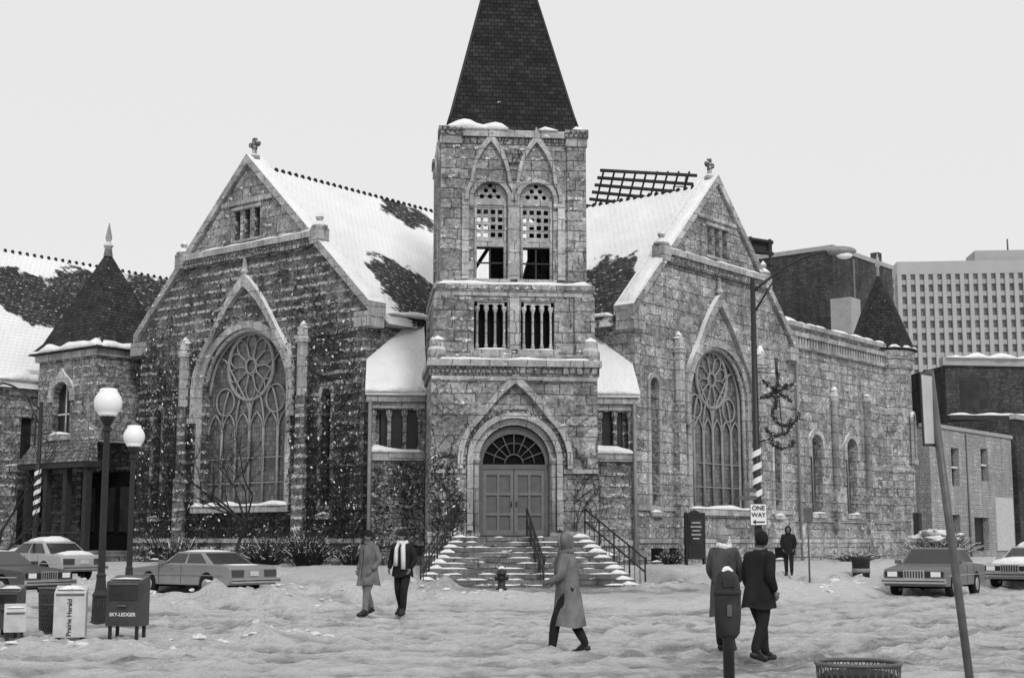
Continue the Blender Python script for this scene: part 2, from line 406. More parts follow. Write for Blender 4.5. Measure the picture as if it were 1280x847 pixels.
# ---------------------------------------------------------------- church
church=empty('stone_church')
SL='smooth_limestone'
def tracery(mb,r,zs,z0,y):
    T='tracery'
    cz=zs+.42*r; rr=.54*r
    def ring(cx,cz,q,w=.06,n=28): mb.tube([(cx+q*math.cos(2*pi*i/n),y,cz+q*math.sin(2*pi*i/n)) for i in range(n+1)],w,T,5,cap=False)
    ring(0,cz,rr,.085); ring(0,cz,rr*.22,.05)
    for i in range(10):
        a=2*pi*i/10+pi/10; pts=[]
        for k in range(13):
            u=k/12*2*pi; rad=rr*(.60-.36*math.cos(u)); lat=rr*.17*math.sin(u)*(1.15 -.3*math.cos(u))
            pts.append((rad*math.cos(a)-lat*math.sin(a),y,cz+rad*math.sin(a)+lat*math.cos(a)))
        mb.tube(pts,.035,T,4,cap=False)
    mb.tube([(x,y,z) for x,z in arch(0,2*r-.1,z0,zs)],.09,T,5)
    n=6; st=2*r/n
    for i in range(1,n):
        x=-r+st*i; top=zs-.55*r if i!=3 else cz-rr
        mb.tube([(x,y,z0),(x,y,top)],.06,T,5)
    for i in range(n):
        x0=-r+st*i; zt=zs-.55*r
        for sgn,xa in ((1,x0),(-1,x0+st)):
            mb.tube([(xa+sgn*st*(1-math.cos(u))*1.,y,zt-.25+st*1.15*math.sin(u)) for u in [j*pi/3/5 for j in range(6)]],.045,T,4)
    for sgn in (1,-1):
        for off in (1,2,3):
            xa=sgn*(-r+st*off); zt=zs-.55*r; R_=r*1.05
            pts=[]
            for j in range(14):
                u=j/13*1.35; xx=xa+sgn*R_*(1-math.cos(u)); zz=zt+R_*math.sin(u)*1.15
                if math.hypot(xx,max(0,zz-zs))<r-.05 and math.hypot(xx,zz-cz)>rr and abs(xx)<r: pts.append((xx,y,zz))
            if len(pts)>1: mb.tube(pts,.05,T,4)
    for sgn in (1,-1): ring(sgn*r*.60,zs-.12*r,r*.22,.045,18)
    for z in (z0+(zs-z0)*.2,z0+(zs-z0)*.42): mb.box(-r,r,y-.01,y+.03,z-.02,z+.02,T)

def wing(F,hw,ez,az,r,zs,z0,st,name,roofm,depth=21.,narrow=(),farside=True):
    mb=MB(F); sl=(az-ez)/hw
    dz=az-17.3
    trip=[rect(c-.19,c+.19,14.1+dz,15.35+dz) for c in (-.62,0,.62)]
    nar=[arch(x,w,a,b,10) for x,w,a,b in narrow]
    base_h=13.25+dz
    mb.ext([(-hw,-.5),(hw,-.5),(hw,ez),(0,az),(-hw,ez)],[arch(0,2*r,z0,zs,28)]+trip+nar,0,.6,st)
    xb=(az-13.85-dz)/sl
    mb.ext([(-xb+.1,13.85+dz),(xb-.1,13.85+dz),(0,az-.1)],trip,-.06,.057,'tower_limestone')
    xb2=(az-base_h)/sl
    mb.box(-xb2,xb2,-.16,-.003,base_h,13.6+dz,'carved_limestone'); mb.box(-xb2-.05,xb2+.05,-.24,-.003,13.6+dz,13.84+dz,SL)
    mb.snow((-xb2,-.13,13.84+dz),(xb2,-.13,13.84+dz),.22,.07)
    xt=(az-15.75-dz)/sl; mb.box(-xt,xt,-.14,-.063,15.6+dz,15.78+dz,SL)
    for c in (-.62,0,.62):
        mb.box(c-.19,c+.19,.25,.28,14.1+dz,15.35+dz,'void')
    mb.box(-.95,.95,-.13,-.063,13.98+dz,14.08+dz,SL); mb.box(-.95,.95,-.13,-.063,15.37+dz,15.5+dz,SL)
    mb.box(-hw-.12,hw+.12,-.16,-.003,-.5,1.5,st); mb.box(-hw-.15,hw+.15,-.22,-.003,1.5,1.68,SL)
    mb.box(-hw,-r-.5,-.08,-.003,2.75,2.95,SL); mb.box(r+.5,hw,-.08,-.003,2.75,2.95,SL)
    mb.box(-r-.35,r+.35,-.2,-.003,z0-.28,z0-.02,SL); mb.snow((-r-.3,-.05,z0-.02),(r+.3,-.05,z0-.02),.42,.16)
    mb.ext(hoodpoly(0,zs,r+.32,r+.56,1.75,.9,44,.85,1.9,1.45),[],-.22,.217,SL)
    mb.ext(hoodpoly(0,zs,r+.0,r+.30,0,zs-z0),[],-.07,.067,SL)
    mb.tube([(x,.14,z) for x,z in arch(0,2*r-.12,z0,zs)[1:-1]],.10,SL,6)
    mb.lathe(0,-.12,[(.08,zs+r+2.0),(.09,zs+r+2.25),(.2,zs+r+2.35),(.12,zs+r+2.5),(.05,zs+r+3.0)],SL,8)
    mb.tube([(0,-.08,zs+r+2.9),(0,-.05,base_h)],.05,SL,6)
    for sg in (-1,1): mb.box(min(sg*(r+.28),sg*(r+.66)),max(sg*(r+.28),sg*(r+.66)),-.27,-.003,zs-1.15,zs-.9,SL)
    mb.ext(arch(0,2*r-.01,z0,zs,28),[],.42,.03,'leaded_glass'); tracery(mb,r-.04,zs,z0,.36)
    for x,w,a,b in narrow:
        mb.ext(arch(x,w-.01,a,b,10),[],.35,.03,'dark_glass'); mb.ext(hoodpoly(x,b,w/2+.02,w/2+.2,0,b-a,16),[],-.06,.057,SL)
        mb.box(x-w/2-.15,x+w/2+.15,-.14,-.003,a-.2,a-.003,SL); mb.snow((x-w/2-.1,-.02,a-.01),(x+w/2+.1,-.02,a-.01),.3,.09)
    for sg in (-1,1):
        x=sg*(r+1.05)
        mb.box(x-.32,x+.32,-.34,-.003,-.5,z0+1.2,st); mb.box(x-.26,x+.26,-.27,-.003,z0+1.203,zs-.4,st)
        mb.lathe(x,-.14,[(.24,zs-.4),(.24,zs+1.7),(.32,zs+1.72),(.32,zs+1.9),(.26,zs+1.92),(.26,zs+2.1),(.16,zs+2.45),(.03,zs+2.6)],SL,8,False)
        mb.snow((x-.25,-.14,zs+2.3),(x+.25,-.14,zs+2.3),.34,.25)
    for x in (-5.2,-3.9,4.6):
        mb.box(x-.4,x+.4,-.18,-.165,.75,1.3,'void'); mb.snow((x-.4,-.18,.78),(x+.4,-.18,.78),.12,.08)
    e=.35; q=lambda x:az-sl*x
    mb.ext([(0,az+.02),(-hw-e,q(hw+e)+.02),(-hw-e,q(hw+e)+.42),(0,az+.42),(hw+e,q(hw+e)+.42),(hw+e,q(hw+e)+.02)][::-1],[],-.2,.95,SL)
    for sg in (-1,1):
        mb.snow((sg*(hw+.2),.3,q(hw+.2)+.40),(sg*.2,.3,q(.2)+.40),.8,.10)
        mb.box(min(sg*(hw-.35),sg*(hw+.42)),max(sg*(hw-.35),sg*(hw+.42)),-.28,.6,ez-.9,ez-.32,SL)
        xx=xb2+.05; zq=q(xx)
        mb.box(sg*xx-.26,sg*xx+.26,-.23,.35,zq+.1,zq+.75,SL); mb.lathe(sg*xx,.06,[(.33,zq+.75),(.33,zq+.85),(.1,zq+1.05),(.17,zq+1.2),(.02,zq+1.4)],SL,8)
        mb.snow((sg*xx-.25,.06,zq+.87),(sg*xx+.25,.06,zq+.87),.45,.13)
    z=az+.42
    mb.lathe(0,.25,[(.26,z-.25),(.22,z+.0),(.11,z+.08),(.10,z+.3)],SL,8)
    for dx,dz_ in ((0,.33),(-.21,.5),(.21,.5),(0,.68)): mb.sph((dx,.25,z+dz_),.14,.11,.14,'carved_limestone',10,6)
    mb.sph((0,.25,z+.5),.11,.12,.11,'carved_limestone',10,6)
    mb.obj(name+'_front',church)
    rb=MB(F)
    rb.box(hw-.5,hw,.603,depth,-.5,ez-.35,st)
    rb.box(hw,hw+.22,.9,depth,ez-.75,ez-.38,SL)
    if farside: rb.box(-hw,-hw+.5,.603,depth,-.5,ez-.35,st)
    rb.obj(name+'_side_walls',church)
    rf=MB(F); t=.25
    rf.ext([(0,az-t),(-hw-.5,q(hw+.5)-t),(-hw-.5,q(hw+.5)+.03),(0,az+.03),(hw+.5,q(hw+.5)+.03),(hw+.5,q(hw+.5)-t)][::-1],[],.753,depth,roofm)
    rf.snow((hw+.35,.8,q(hw+.35)+.02),(hw+.35,depth,q(hw+.35)+.02),.5,.22); rf.snow((-hw-.35,.8,q(hw+.35)+.02),(-hw-.35,depth,q(hw+.35)+.02),.5,.22)
    for i in range(int(depth/.38)):
        rf.lathe(0,1.1+i*.38,[(.10,az-.05),(.10,az+.08),(.04,az+.15)],'slate_shingles',6)
    rf.obj(name+'_roof',church)
L=lambda F,x,y,z:F@Vector((x,y,z))
roofsnow('left_roof_snow',[(L(FL,6.6,3.7,11.),1.9),(L(FL,5.3,3.9,12.2),1.7),(L(FL,6.8,5.6,10.8),1.6),(L(FL,.7,8.6,16.7),1.2),(L(FL,.8,9.8,16.7),.9)])
roofsnow('right_roof_snow',[(L(FR,-5.6,1.9,11.4),1.8),(L(FR,-4.9,3.0,12.2),1.9),(L(FR,-6.,4.4,11.),2.)])
wing(FL,7.,10.6,17.3,2.65,7.65,3.,'ivy_side_limestone','left_gable','left_roof_snow',narrow=[(4.95,.5,2.6,7.2),(-5.6,.5,2.6,7.0)])
wing(FR,6.3,10.65,16.8,2.3,7.4,2.9,'pale_rock_limestone','right_gable','right_roof_snow',narrow=[(-5.0,.55,2.7,7.7),(4.9,.6,2.7,5.7)],farside=True)

def tstage(mb,w,z0,z1,st,front,allsides=None,th=.55):
    c=2.925; h=w/2
    for k in range(4):
        F=Matrix.Translation((0,c,0))@Matrix.Rotation(pi/2*k,4,'Z')@Matrix.Translation((0,-h,0))
        old=mb.M; mb.M=old@F
        hx=h if k%2==0 else h-th-.002
        holes=front if k==0 else (allsides or [])
        mb.ext(rect(-hx,hx,z0,z1),holes,0,th,st)
        mb.M=old
tw=MB(FT)
door=arch(0,2.9,1.6,4.35,24)
tstage(tw,5.85,-.3,7.3,'tower_limestone',[door])
b=tw
def ring(mb,w,z0,z1,m,t=.25):
    c=2.925; h=w/2; mb.box(-h,h,c-h,c-h+t+.6,z0,z1,m); mb.box(-h,h,c+h-t-.6,c+h,z0,z1,m)
    mb.box(-h,-h+t+.6,c-h+t+.602,c+h-t-.602,z0,z1,m); mb.box(h-t-.6,h,c-h+t+.602,c+h-t-.602,z0,z1,m)
def ringsnow(mb,w,z,sw,h):
    c=2.925; q=w/2-sw/2
    mb.snow((-q,c-q,z),(q,c-q,z),sw,h); mb.snow((-q,c-q,z),(-q,c+q,z),sw,h); mb.snow((q,c-q,z),(q,c+q,z),sw,h)
for sx in (-1,1):
    b.box(min(sx*1.75,sx*3.01),max(sx*1.75,sx*3.01),-.08,-.003,-.3,1.75,'tower_limestone')
    b.box(min(sx*1.72,sx*3.03),max(sx*1.72,sx*3.03),-.12,-.003,1.753,1.9,SL)
ring(b,5.98,7.3,7.62,'carved_limestone'); ring(b,6.14,7.62,7.85,SL); ring(b,5.8,7.85,8.05,SL)
ringsnow(b,6.1,7.85,.2,.10)
g2=[rect(s*.83-.60,s*.83+.60,8.25,9.95) for s in (-1,1)]
tstage(b,5.5,8.05,10.15,'tower_limestone',g2)
ring(b,5.62,10.15,10.32,SL); ring(b,5.74,10.32,10.55,'tower_limestone'); ring(b,5.56,10.55,10.66,SL); ringsnow(b,5.7,10.55,.22,.12)
g3=[arch(s*.83,1.2,10.8,13.72,16,1.15) for s in (-1,1)]
tstage(b,5.0,10.66,15.75,'tower_limestone',g3,g3)
ring(b,5.08,15.75,16.0,'carved_limestone'); ring(b,5.26,16.0,16.25,SL)
b.box(-1.9,1.9,1.05,4.8,10.2,10.5,'dark_wood'); b.box(-1.8,1.8,1.1,4.7,15.95,16.2,'dark_wood')
for sx in (-1,1):
    for sy in (0,1):
        x=sx*2.28; y=2.925+(-1 if sy==0 else 1)*2.28
        b.box(x-.34,x+.34,y-.34,y+.34,10.67,15.7,'tower_limestone'); b.box(x-.39,x+.39,y-.39,y+.39,15.7,16.02,SL); b.box(x-.43,x+.43,y-.43,y+.43,16.02,16.32,'carved_limestone')
        x=sx*2.5;y=2.925+(-1 if sy==0 else 1)*2.5
        b.box(x-.36,x+.36,y-.36,y+.36,8.06,10.14,'tower_limestone')
        x=sx*2.7; y=2.925+(-1 if sy==0 else 1)*2.7
        b.lathe(x,y,[(.36,7.86),(.36,8.2),(.3,8.3),(.28,8.55),(.08,8.8)],SL,8)
y2=.175
for s in (-1,1):
    b.box(s*.83-.6,s*.83+.6,y2+.45,y2+.48,8.25,9.95,'void')
    for k in range(4):
        x=s*.83-.48+k*.32; b.lathe(x,y2+.12,[(.07,8.25),(.07,8.4),(.045,8.45),(.045,9.55),(.10,9.7),(.1,9.78)],SL,8)
    for k in range(3):
        x=s*.83-.32+k*.32; b.ext([(x-.16,9.95),(x-.16,9.72)]+[(x-.13*math.cos(pi*i/8),9.72+.15*math.sin(pi*i/8)) for i in range(9)]+[(x+.16,9.72),(x+.16,9.95)],[],y2+.06,.12,SL)
    b.box(s*.83-.72,s*.83+.72,y2-.10,y2-.003,8.06,8.24,SL); b.snow((s*.83-.6,y2-.0,8.24),(s*.83+.6,y2-.0,8.24),.25,.07)
b.box(-.17,.17,y2-.07,y2-.003,8.25,10.14,SL)
for k in range(4):
    F=FT@Matrix.Translation((0,2.925,0))@Matrix.Rotation(pi/2*k,4,'Z')@Matrix.Translation((0,-2.5,0)); b.M=F
    for s in (-1,1):
        cx=s*.83
        b.ext(hoodpoly(cx,13.72,.62,.76,0,.3,24),[],-.10,.097,SL)
        b.ext(hoodpoly(cx,13.75,.80,.93,1.45,.1,44,1.0,1.8,1.28),[],-.16,.157,SL)
        b.tube([(cx-.54,.12,10.8),(cx-.54,.12,13.7)],.06,SL,8); b.tube([(cx+.54,.12,10.8),(cx+.54,.12,13.7)],.06,SL,8)
        b.box(cx-.7,cx+.7,-.14,.45,10.67,10.79,SL)
        if k!=2:
            gh_=[rect(cx-.5+i*.26,cx-.5+i*.26+.17,12.36+j*.28,12.36+j*.28+.17) for i in range(4) for j in range(4)]
            b.ext(rect(cx-.598,cx+.598,12.2,13.52),gh_,.16,.12,SL)
            b.box(cx-.598,cx+.598,.10,.32,13.525,13.7,SL); b.box(cx-.598,cx+.598,.10,.32,12.0,12.197,SL)
            hs=[[(cx+a+.09*math.cos(2*pi*i/8),z+.09*math.sin(2*pi*i/8)) for i in range(8)] for a,z in ((-.3,13.85),(0,13.85),(.3,13.85),(-.15,14.07),(.15,14.07),(0,14.26))]
            b.ext([(cx-.598,13.705)]+[(cx+.598,13.705)]+[(cx+.59*math.cos(pi*i/16),13.72+.68*math.sin(pi*i/16)) for i in range(17)],hs,.16,.12,SL)
            b.box(cx-.03,cx+.03,.2,.3,10.8,12.,'dark_wood'); b.box(cx-.6,cx+.6,.2,.28,11.4,11.45,'dark_wood')
        b.lathe(cx,-.08,[(.08,15.95),(.05,16.0),(.12,16.12),(.02,16.4)],SL,8)
    b.box(-.2,.2,-.09,-.003,10.8,13.9,SL)
    b.ext([(.42*math.cos(2*pi*i/20),15.30+.28*math.sin(2*pi*i/20)) for i in range(20)],[],-.12,.117,'carved_limestone')
    b.box(-1.85,-1.6,-.06,-.003,10.8,13.9,SL); b.box(1.6,1.85,-.06,-.003,10.8,13.9,SL)
b.M=FT
for x in (-1.25,.25,1.35): b.box(x-.1,x+.1,2.6,2.8,10.51,15.9,'dark_wood')
b.box(-1.9,1.9,2.3,2.5,12.3,12.55,'dark_wood'); b.box(-.55,-.1,3.4,3.5,10.51,13.6,'dark_wood'); b.box(.85,1.5,3.4,3.5,10.51,13.4,'dark_wood')
b.tube([(-1.6,3.,11.),(-.4,3.,12.9)],.07,'dark_wood',4)
b.lathe(1.,2.9,[(.45,11.3),(.4,11.4),(.26,11.9),(.2,12.1),(.02,12.15)],'iron',12)
# entrance
b.ext(hoodpoly(0,4.35,1.46,1.66,0,2.4,30),[],-.14,.137,SL); b.ext(hoodpoly(0,4.35,1.82,2.0,1.0,.3,44,.8,1.9,.85),[],-.28,.277,SL)
b.ext(hoodpoly(0,4.35,1.68,1.80,0,.3,30),[],-.10,.097,'carved_limestone')
b.ext(hoodpoly(0,4.35,1.24,1.44,0,2.6,30),[],.12,.16,SL)
for s in (-1,1):
    b.tube([(s*1.36,.05,1.8),(s*1.36,.05,4.2)],.09,SL,8); b.lathe(s*1.36,.05,[(.1,4.2),(.16,4.35),(.16,4.42)],SL,8)
    b.box(s*1.36-.15,s*1.36+.15,-.1,.2,1.6,1.85,SL)
    b.box(min(s*1.7,s*2.92),max(s*1.7,s*2.92),-.09,-.003,3.9,4.04,SL)
b.box(-2.92,2.92,-.09,-.003,7.12,7.27,SL)
b.box(-1.3,1.3,.42,.5,1.6,5.7,'void')
b.ext([(x,z) for x,z in arch(0,2.5,1.76,4.3)],[rect(-1.08,1.08,1.80,4.05),[(1.1*math.cos(pi*i/16),4.22+1.1*math.sin(pi*i/16)*.97) for i in range(17)]],.30,.1,'door_frame')
for s in (-1,1):
    x0,x1=(-1.08,-.012) if s<0 else (.012,1.08)
    pan=[]
    for a,c in [(x0+.12,x0+.49),(x0+.57,x1-.12)]:
        for z0,z1 in ((1.95,2.45),(2.55,3.15),(3.25,3.85)): pan.append(rect(a,c,z0,z1))
    b.ext(rect(x0,x1,1.80,4.04),pan,.33,.05,'door_paint'); b.box(x0,x1,.385,.41,1.8,4.04,'door_frame')
    b.tube([(s*.09,.28,2.75),(s*.09,.28,2.95)],.02,'iron',6)
for i in range(1,8):
    a=pi*i/8; b.tube([(.3*math.cos(a),.33,4.25+.3*math.sin(a)),(1.1*math.cos(a),.33,4.25+1.06*math.sin(a))],.025,'door_frame',4)
b.tube([(.32*math.cos(pi*i/12),.33,4.25+.32*math.sin(pi*i/12)) for i in range(13)],.03,'door_frame',4)
b.tube([(.72*math.cos(pi*i/12),.33,4.25+.72*math.sin(pi*i/12)) for i in range(13)],.02,'door_frame',4)
b.obj('bell_tower',church)
# spire
sp=MB(FT); c=2.925
prof=[(2.50,16.27),(2.38,16.45),(2.24,16.95),(0.02,26.0)]
for (h0,z0),(h1,z1) in zip(prof,prof[1:]):
    for k in range(4):
        rot=Matrix.Rotation(pi/2*k,3,'Z')
        q=[rot@Vector(v)+Vector((0,c,0)) for v in ((-h0,-h0,z0),(h0,-h0,z0),(h1,-h1,z1),(-h1,-h1,z1))]
        sp.add(q,[(0,1,2,3)],'slate_shingles')
for sx in (-1,1):
    for sy in (-1,1): sp.tube([(sx*2.38,c+sy*2.38,16.45),(sx*2.24,c+sy*2.24,16.95),(0,c,26.0)],.06,'iron',5)
sp.snow((-2.5,.38,16.27),(-.2,.40,16.27),.4,.26); sp.snow((.9,.38,16.27),(1.6,.38,16.27),.4,.16); sp.snow((2.1,.4,16.27),(2.6,.4,16.27),.4,.18)
sp.snow((-2.5,.4,16.27),(-2.5,4.,16.27),.4,.2)
sp.obj('tower_roof',church)
for s in (-1,1):
    v=MB(FT@Matrix.Diagonal((s,1,1,1)))
    x0,x1=2.95,5.05; y=4.2
    ho=[rect(3.2+i*.58,3.2+i*.58+.44,4.9,6.45) for i in range(3)]
    v.ext(rect(x0,x1,-.3,6.95),ho,y,.4,'rock_faced_limestone'); v.box(x1-.4,x1,y+.402,5.6,-.3,6.95,'rock_faced_limestone')
    for i in range(4): v.lathe(3.13+i*.58,y+.12,[(.1,4.9),(.1,5.05),(.055,5.1),(.055,6.1),(.13,6.3),(.13,6.45)],SL,8)
    v.box(3.1,4.6,y+.32,y+.36,4.85,6.5,'dark_glass')
    v.box(x0,x1,y-.16,y-.003,4.55,4.86,SL); v.snow((x0,y-.04,4.86),(x1,y-.04,4.86),.4,.22)
    v.box(x0,x1,y-.1,y-.003,6.5,6.72,SL); v.box(x0,x1+.1,y-.25,y-.003,6.72,7.0,SL); v.box(x0,x1,y-.1,y-.003,1.4,1.6,SL)
    A=(5.2,3.85,6.98);B=(2.9,3.85,6.98);C=(2.9,7.3,10.4);D_=(5.1,7.3,10.4)
    n=Vector((0,0,.22))
    v.hexa([A,B,C,D_],[Vector(q)+n for q in (A,B,C,D_)],'snow')
    v.snow((2.95,3.9,7.1),(5.2,3.9,7.1),.3,.2)
    v.obj('vestibule',church)
    dp=MB(FT)
    dp.tube([(s*5.0,4.0,6.8),(s*5.0,4.0,.3)],.075,'galvanised',8)
    dp.obj('downspout',church)
# stairs
st=MB(FT)
nst=10; r_=.168; tr=.31
for i in range(nst):
    z1=1.70-r_*i; ext_=.9+tr*i; wl_=2.25+.15*i; wr_=2.45+.13*i
    jx=.012*((i*7)%3)
    st.box(-wl_+jx,wr_,-ext_-tr,-ext_-.003,-.2,z1,'step_stone')
    for k in range(6):
        a=-wl_+random.random()*(wl_+wr_-.3); ln=.2+random.random()*.9
        st.snow((a,-ext_-tr*.6,z1),(min(wr_,a+ln),-ext_-tr*.6,z1),.2,.04)
    st.snow((-wl_,-ext_-tr*.5,z1),(-wl_+.5,-ext_-tr*.5,z1),.3,.12); st.snow((wr_-.6,-ext_-tr*.5,z1),(wr_,-ext_-tr*.5,z1),.3,.12)
st.box(-2.2,2.6,-.9,-.123,-.2,1.74,'step_stone')
for s,x in ((-1,-2.9),(1,3.0)):
    st.box(x-.3,x+.3,-1.6,-.17,-.2,1.1,'step_stone'); st.snow((x-.3,-.9,1.1),(x+.3,-.9,1.1),1.2,.14)
st.obj('entrance_steps',church)
rl=MB(FT)
def rail(x0,x1,y0,y1,z0,z1,posts=4):
    P=lambda t:(x0+(x1-x0)*t,y0+(y1-y0)*t,z0+(z1-z0)*t)
    for dz_ in (.92,.5): rl.tube([Vector(P(t/8))+Vector((0,0,dz_)) for t in range(9)],.03,'iron',6)
    for i in range(posts*3+1):
        t=i/(posts*3); a=Vector(P(t)); rl.tube([a+Vector((0,0,-.25)),a+Vector((0,0,.92 if i%3==0 else .9))],.03 if i%3==0 else .013,'iron',5)
    e=Vector(P(1)); rl.tube([e+Vector((0,0,.92)),e+Vector((0,-.12,.96)),e+Vector((0,-.2,.85)),e+Vector((0,-.12,.76))],.025,'iron',6)
rail(.30,.50,-1.0,-3.9,1.74,.1,4); rail(2.3,3.75,-.9,-4.0,1.74,.1,4); rail(-2.2,-3.4,-.9,-4.0,1.74,.1,4)
rl.obj('stair_handrails',church)
# right nave wall with corner turret
rw=MB(FR); x0,x1=6.46,17.6; H=11.45
wins=[(9.0,1.15,2.85,5.95),(12.7,1.15,2.85,5.95)]
rw.ext(rect(x0,x1,-.5,H),[arch(x,w,a,c,14) for x,w,a,c in wins],.15,.6,'pale_rock_limestone')
for x,w,a,c in wins:
    rw.ext(arch(x,w-.01,a,c,14),[],.5,.03,'leaded_glass'); rw.ext(hoodpoly(x,c,w/2+.02,w/2+.28,0,.5,16),[],.06,.087,SL)
    rw.box(x-w/2-.2,x+w/2+.2,.0,.147,a-.22,a-.003,SL); rw.snow((x-w/2,.1,a),(x+w/2,.1,a),.3,.1)
    for d_ in (-.2,.2): rw.tube([(x+d_,.46,a),(x+d_,.46,c+.3)],.035,'tracery',4)
for x in (10.8,14.4):
    rw.box(x-.22,x+.22,-.05,.147,-.5,4.,'pale_rock_limestone'); rw.lathe(x,.05,[(.2,4.),(.2,8.2),(.27,8.25),(.27,8.5),(.08,8.9)],SL,8)
    rw.snow((x-.2,.03,8.75),(x+.2,.03,8.75),.3,.16)
rw.box(x0,x1,0.,.147,-.5,1.5,'pale_rock_limestone'); rw.box(x0,x1,-.04,.147,1.5,1.68,SL); rw.box(x0,x1,.07,.147,2.45,2.6,SL)
rw.box(x0,x1,.0,.147,H-1.0,H-.85,SL)
for i in range(38):
    x=x0+.1+i*.285; rw.box(x,x+.14,.02,.147,H-.85,H-.45,SL)
rw.box(x0,x1,-.04,.147,H-.447,H-.25,SL)
rw.box(x0,x1,-.06,.85,H+.003,H+.2,SL); rw.snow((x0,.4,H+.2),(x1,.4,H+.2),.85,.16)
rw.box(x0+.1,x1,.76,14.,H-1.,H-.6,'snow')
rw.box(x1-.6,x1,.76,14,-.5,H-.003,'pale_rock_limestone')
rw.tube([(7.0,.0,11.),(7.0,.0,.4)],.07,'galvanised',6)
tx,ty=18.2,.9
rw.lathe(tx,ty,[(1.62,-.5),(1.62,1.5),(1.7,1.52),(1.7,1.68),(1.5,1.7),(1.5,5.0),(1.56,5.02),(1.56,5.2),(1.5,5.22),(1.5,10.4),(1.62,10.45),(1.62,10.9),(1.7,10.92),(1.75,11.35),(1.6,11.4)],'pale_rock_limestone',28,False)
rw.lathe(tx,ty,[(1.85,11.4),(1.85,11.52),(1.72,11.6),(.95,13.6),(.05,15.6)],'slate_shingles',24)
rw.lathe(tx,ty,[(.09,15.5),(.07,16.0),(.15,16.1),(.02,16.8)],SL,8)
for a in range(0,360,24):
    t=R(a); t2=R(a+22); rw.snow((tx+1.75*math.cos(t),ty+1.75*math.sin(t),11.48),(tx+1.75*math.cos(t2),ty+1.75*math.sin(t2),11.48),.3,.14)
t=R(-75); cx=tx+1.5*math.cos(t); cy=ty+1.5*math.sin(t); old=rw.M
rw.M=FR@Matrix.Translation((cx,cy,0))@Matrix.Rotation(t+pi/2,4,'Z')
rw.ext(hoodpoly(0,7.7,.38,.55,0,2.0,14),[],-.1,.14,SL); rw.ext(arch(0,.74,5.75,7.7,12),[],-.035,.05,'dark_glass'); rw.box(-.55,.55,-.15,.05,5.5,5.74,SL)
rw.box(-.5,.5,-.2,.1,-.4,3.,'dark_wood')
rw.M=old
rw.box(19.5,20.2,.3,1.,-.5,9.6,'pale_rock_limestone')
rw.obj('nave_side_wall_and_turret',church)
# left parish annex
an=MB(FL)
y=1.2
an.ext(rect(-13.3,-7.1,-.5,8.6),[],y,.5,'ivy_side_limestone')
an.box(-13.3,-7.1,y-.12,y-.003,8.3,8.6,SL); an.snow((-13.3,y+.2,8.62),(-7.2,y+.2,8.62),.7,.25)
roofsnow('annex_roof_snow',[(L(FL,-17.4,5.,13.6),3.0),(L(FL,-17.8,9.5,14.),2.9),(L(FL,-17.5,.5,13.4),2.2),(L(FL,-17,13.5,14.),2.5),(L(FL,-16,8.,12.),2.)],1.5)
q=lambda x,dz_=0:16.2-abs(x+19.6)*1.12+dz_
an.ext([(-19.6,q(-19.6,-.2)),(-12.9,q(-12.9,-.2)),(-12.9,q(-12.9)),(-19.6,q(-19.6)),(-26.2,q(-26.2)),(-26.2,q(-26.2,-.2))],[],-3.3,27,'annex_roof_snow')
an.snow((-13.0,-3.3,8.85),(-13.0,12,8.85),.5,.3)
an.ext([(-25.6,-.5),(-13.4,-.5),(-13.4,8.6),(-19.6,15.9),(-25.6,8.61)],[rect(-20.3,-19.0,10,12),rect(-18,-16.6,3,6),rect(-22.4,-21,3,6)],-3.,.5,'rock_faced_limestone')
an.box(-22.4,-16.6,-2.7,-2.65,3,12,'dark_glass')
old=an.M; an.M=FL@Matrix.Translation((-13.4,-3,0))@Matrix.Rotation(pi/2,4,'Z')
an.ext(rect(.502,9,-.5,8.6),[rect(1.2,1.9,5.2,7.2),rect(2.5,3.2,5.2,7.2),rect(1.2,3.2,1.4,3.9)],0,.5,'rock_faced_limestone'); an.box(1.1,3.3,.3,.33,1.3,7.3,'dark_glass')
an.box(.502,9,-.1,-.003,4.7,4.95,SL); an.snow((.5,-.05,4.95),(5,-.05,4.95),.2,.12); an.box(.502,9,-.12,-.003,8.2,8.45,SL)
an.M=old
for i in range(62): an.lathe(-19.6,-3.1+i*.42,[(.09,16.15),(.09,16.27),(.04,16.33)],'slate_shingles',6)
ta,tb,tc,td=-12.6,-8.1,-1.5,2.3
an.ext(rect(ta,tb,5.9,9.9),[arch(-10.7,1.35,6.3,8.0,14)],tc,.4,'rock_faced_limestone')
an.box(tb-.4,tb,tc+.402,td,5.9,9.9,'rock_faced_limestone'); an.box(ta,ta+.4,tc+.402,td,5.9,9.9,'rock_faced_limestone')
an.ext(arch(-10.7,1.34,6.3,8.0,14),[],tc+.3,.03,'dark_glass'); an.ext(hoodpoly(-10.7,8.0,.69,1.0,.3,.2,20),[],tc-.1,.097,SL)
an.tube([(-10.7,tc+.26,6.3),(-10.7,tc+.26,8.6)],.05,'offwhite_paint',4); an.box(-11.35,-10.05,tc+.24,tc+.29,7.2,7.28,'offwhite_paint')
an.box(-11.5,-9.9,tc-.12,tc-.003,6.05,6.29,SL); an.snow((-11.5,tc-.05,6.29),(-9.9,tc-.05,6.29),.2,.1)
an.box(ta-.15,tb+.15,tc-.15,td+.1,9.7,10.0,SL)
cxx=(ta+tb)/2; cyy=(tc+td)/2
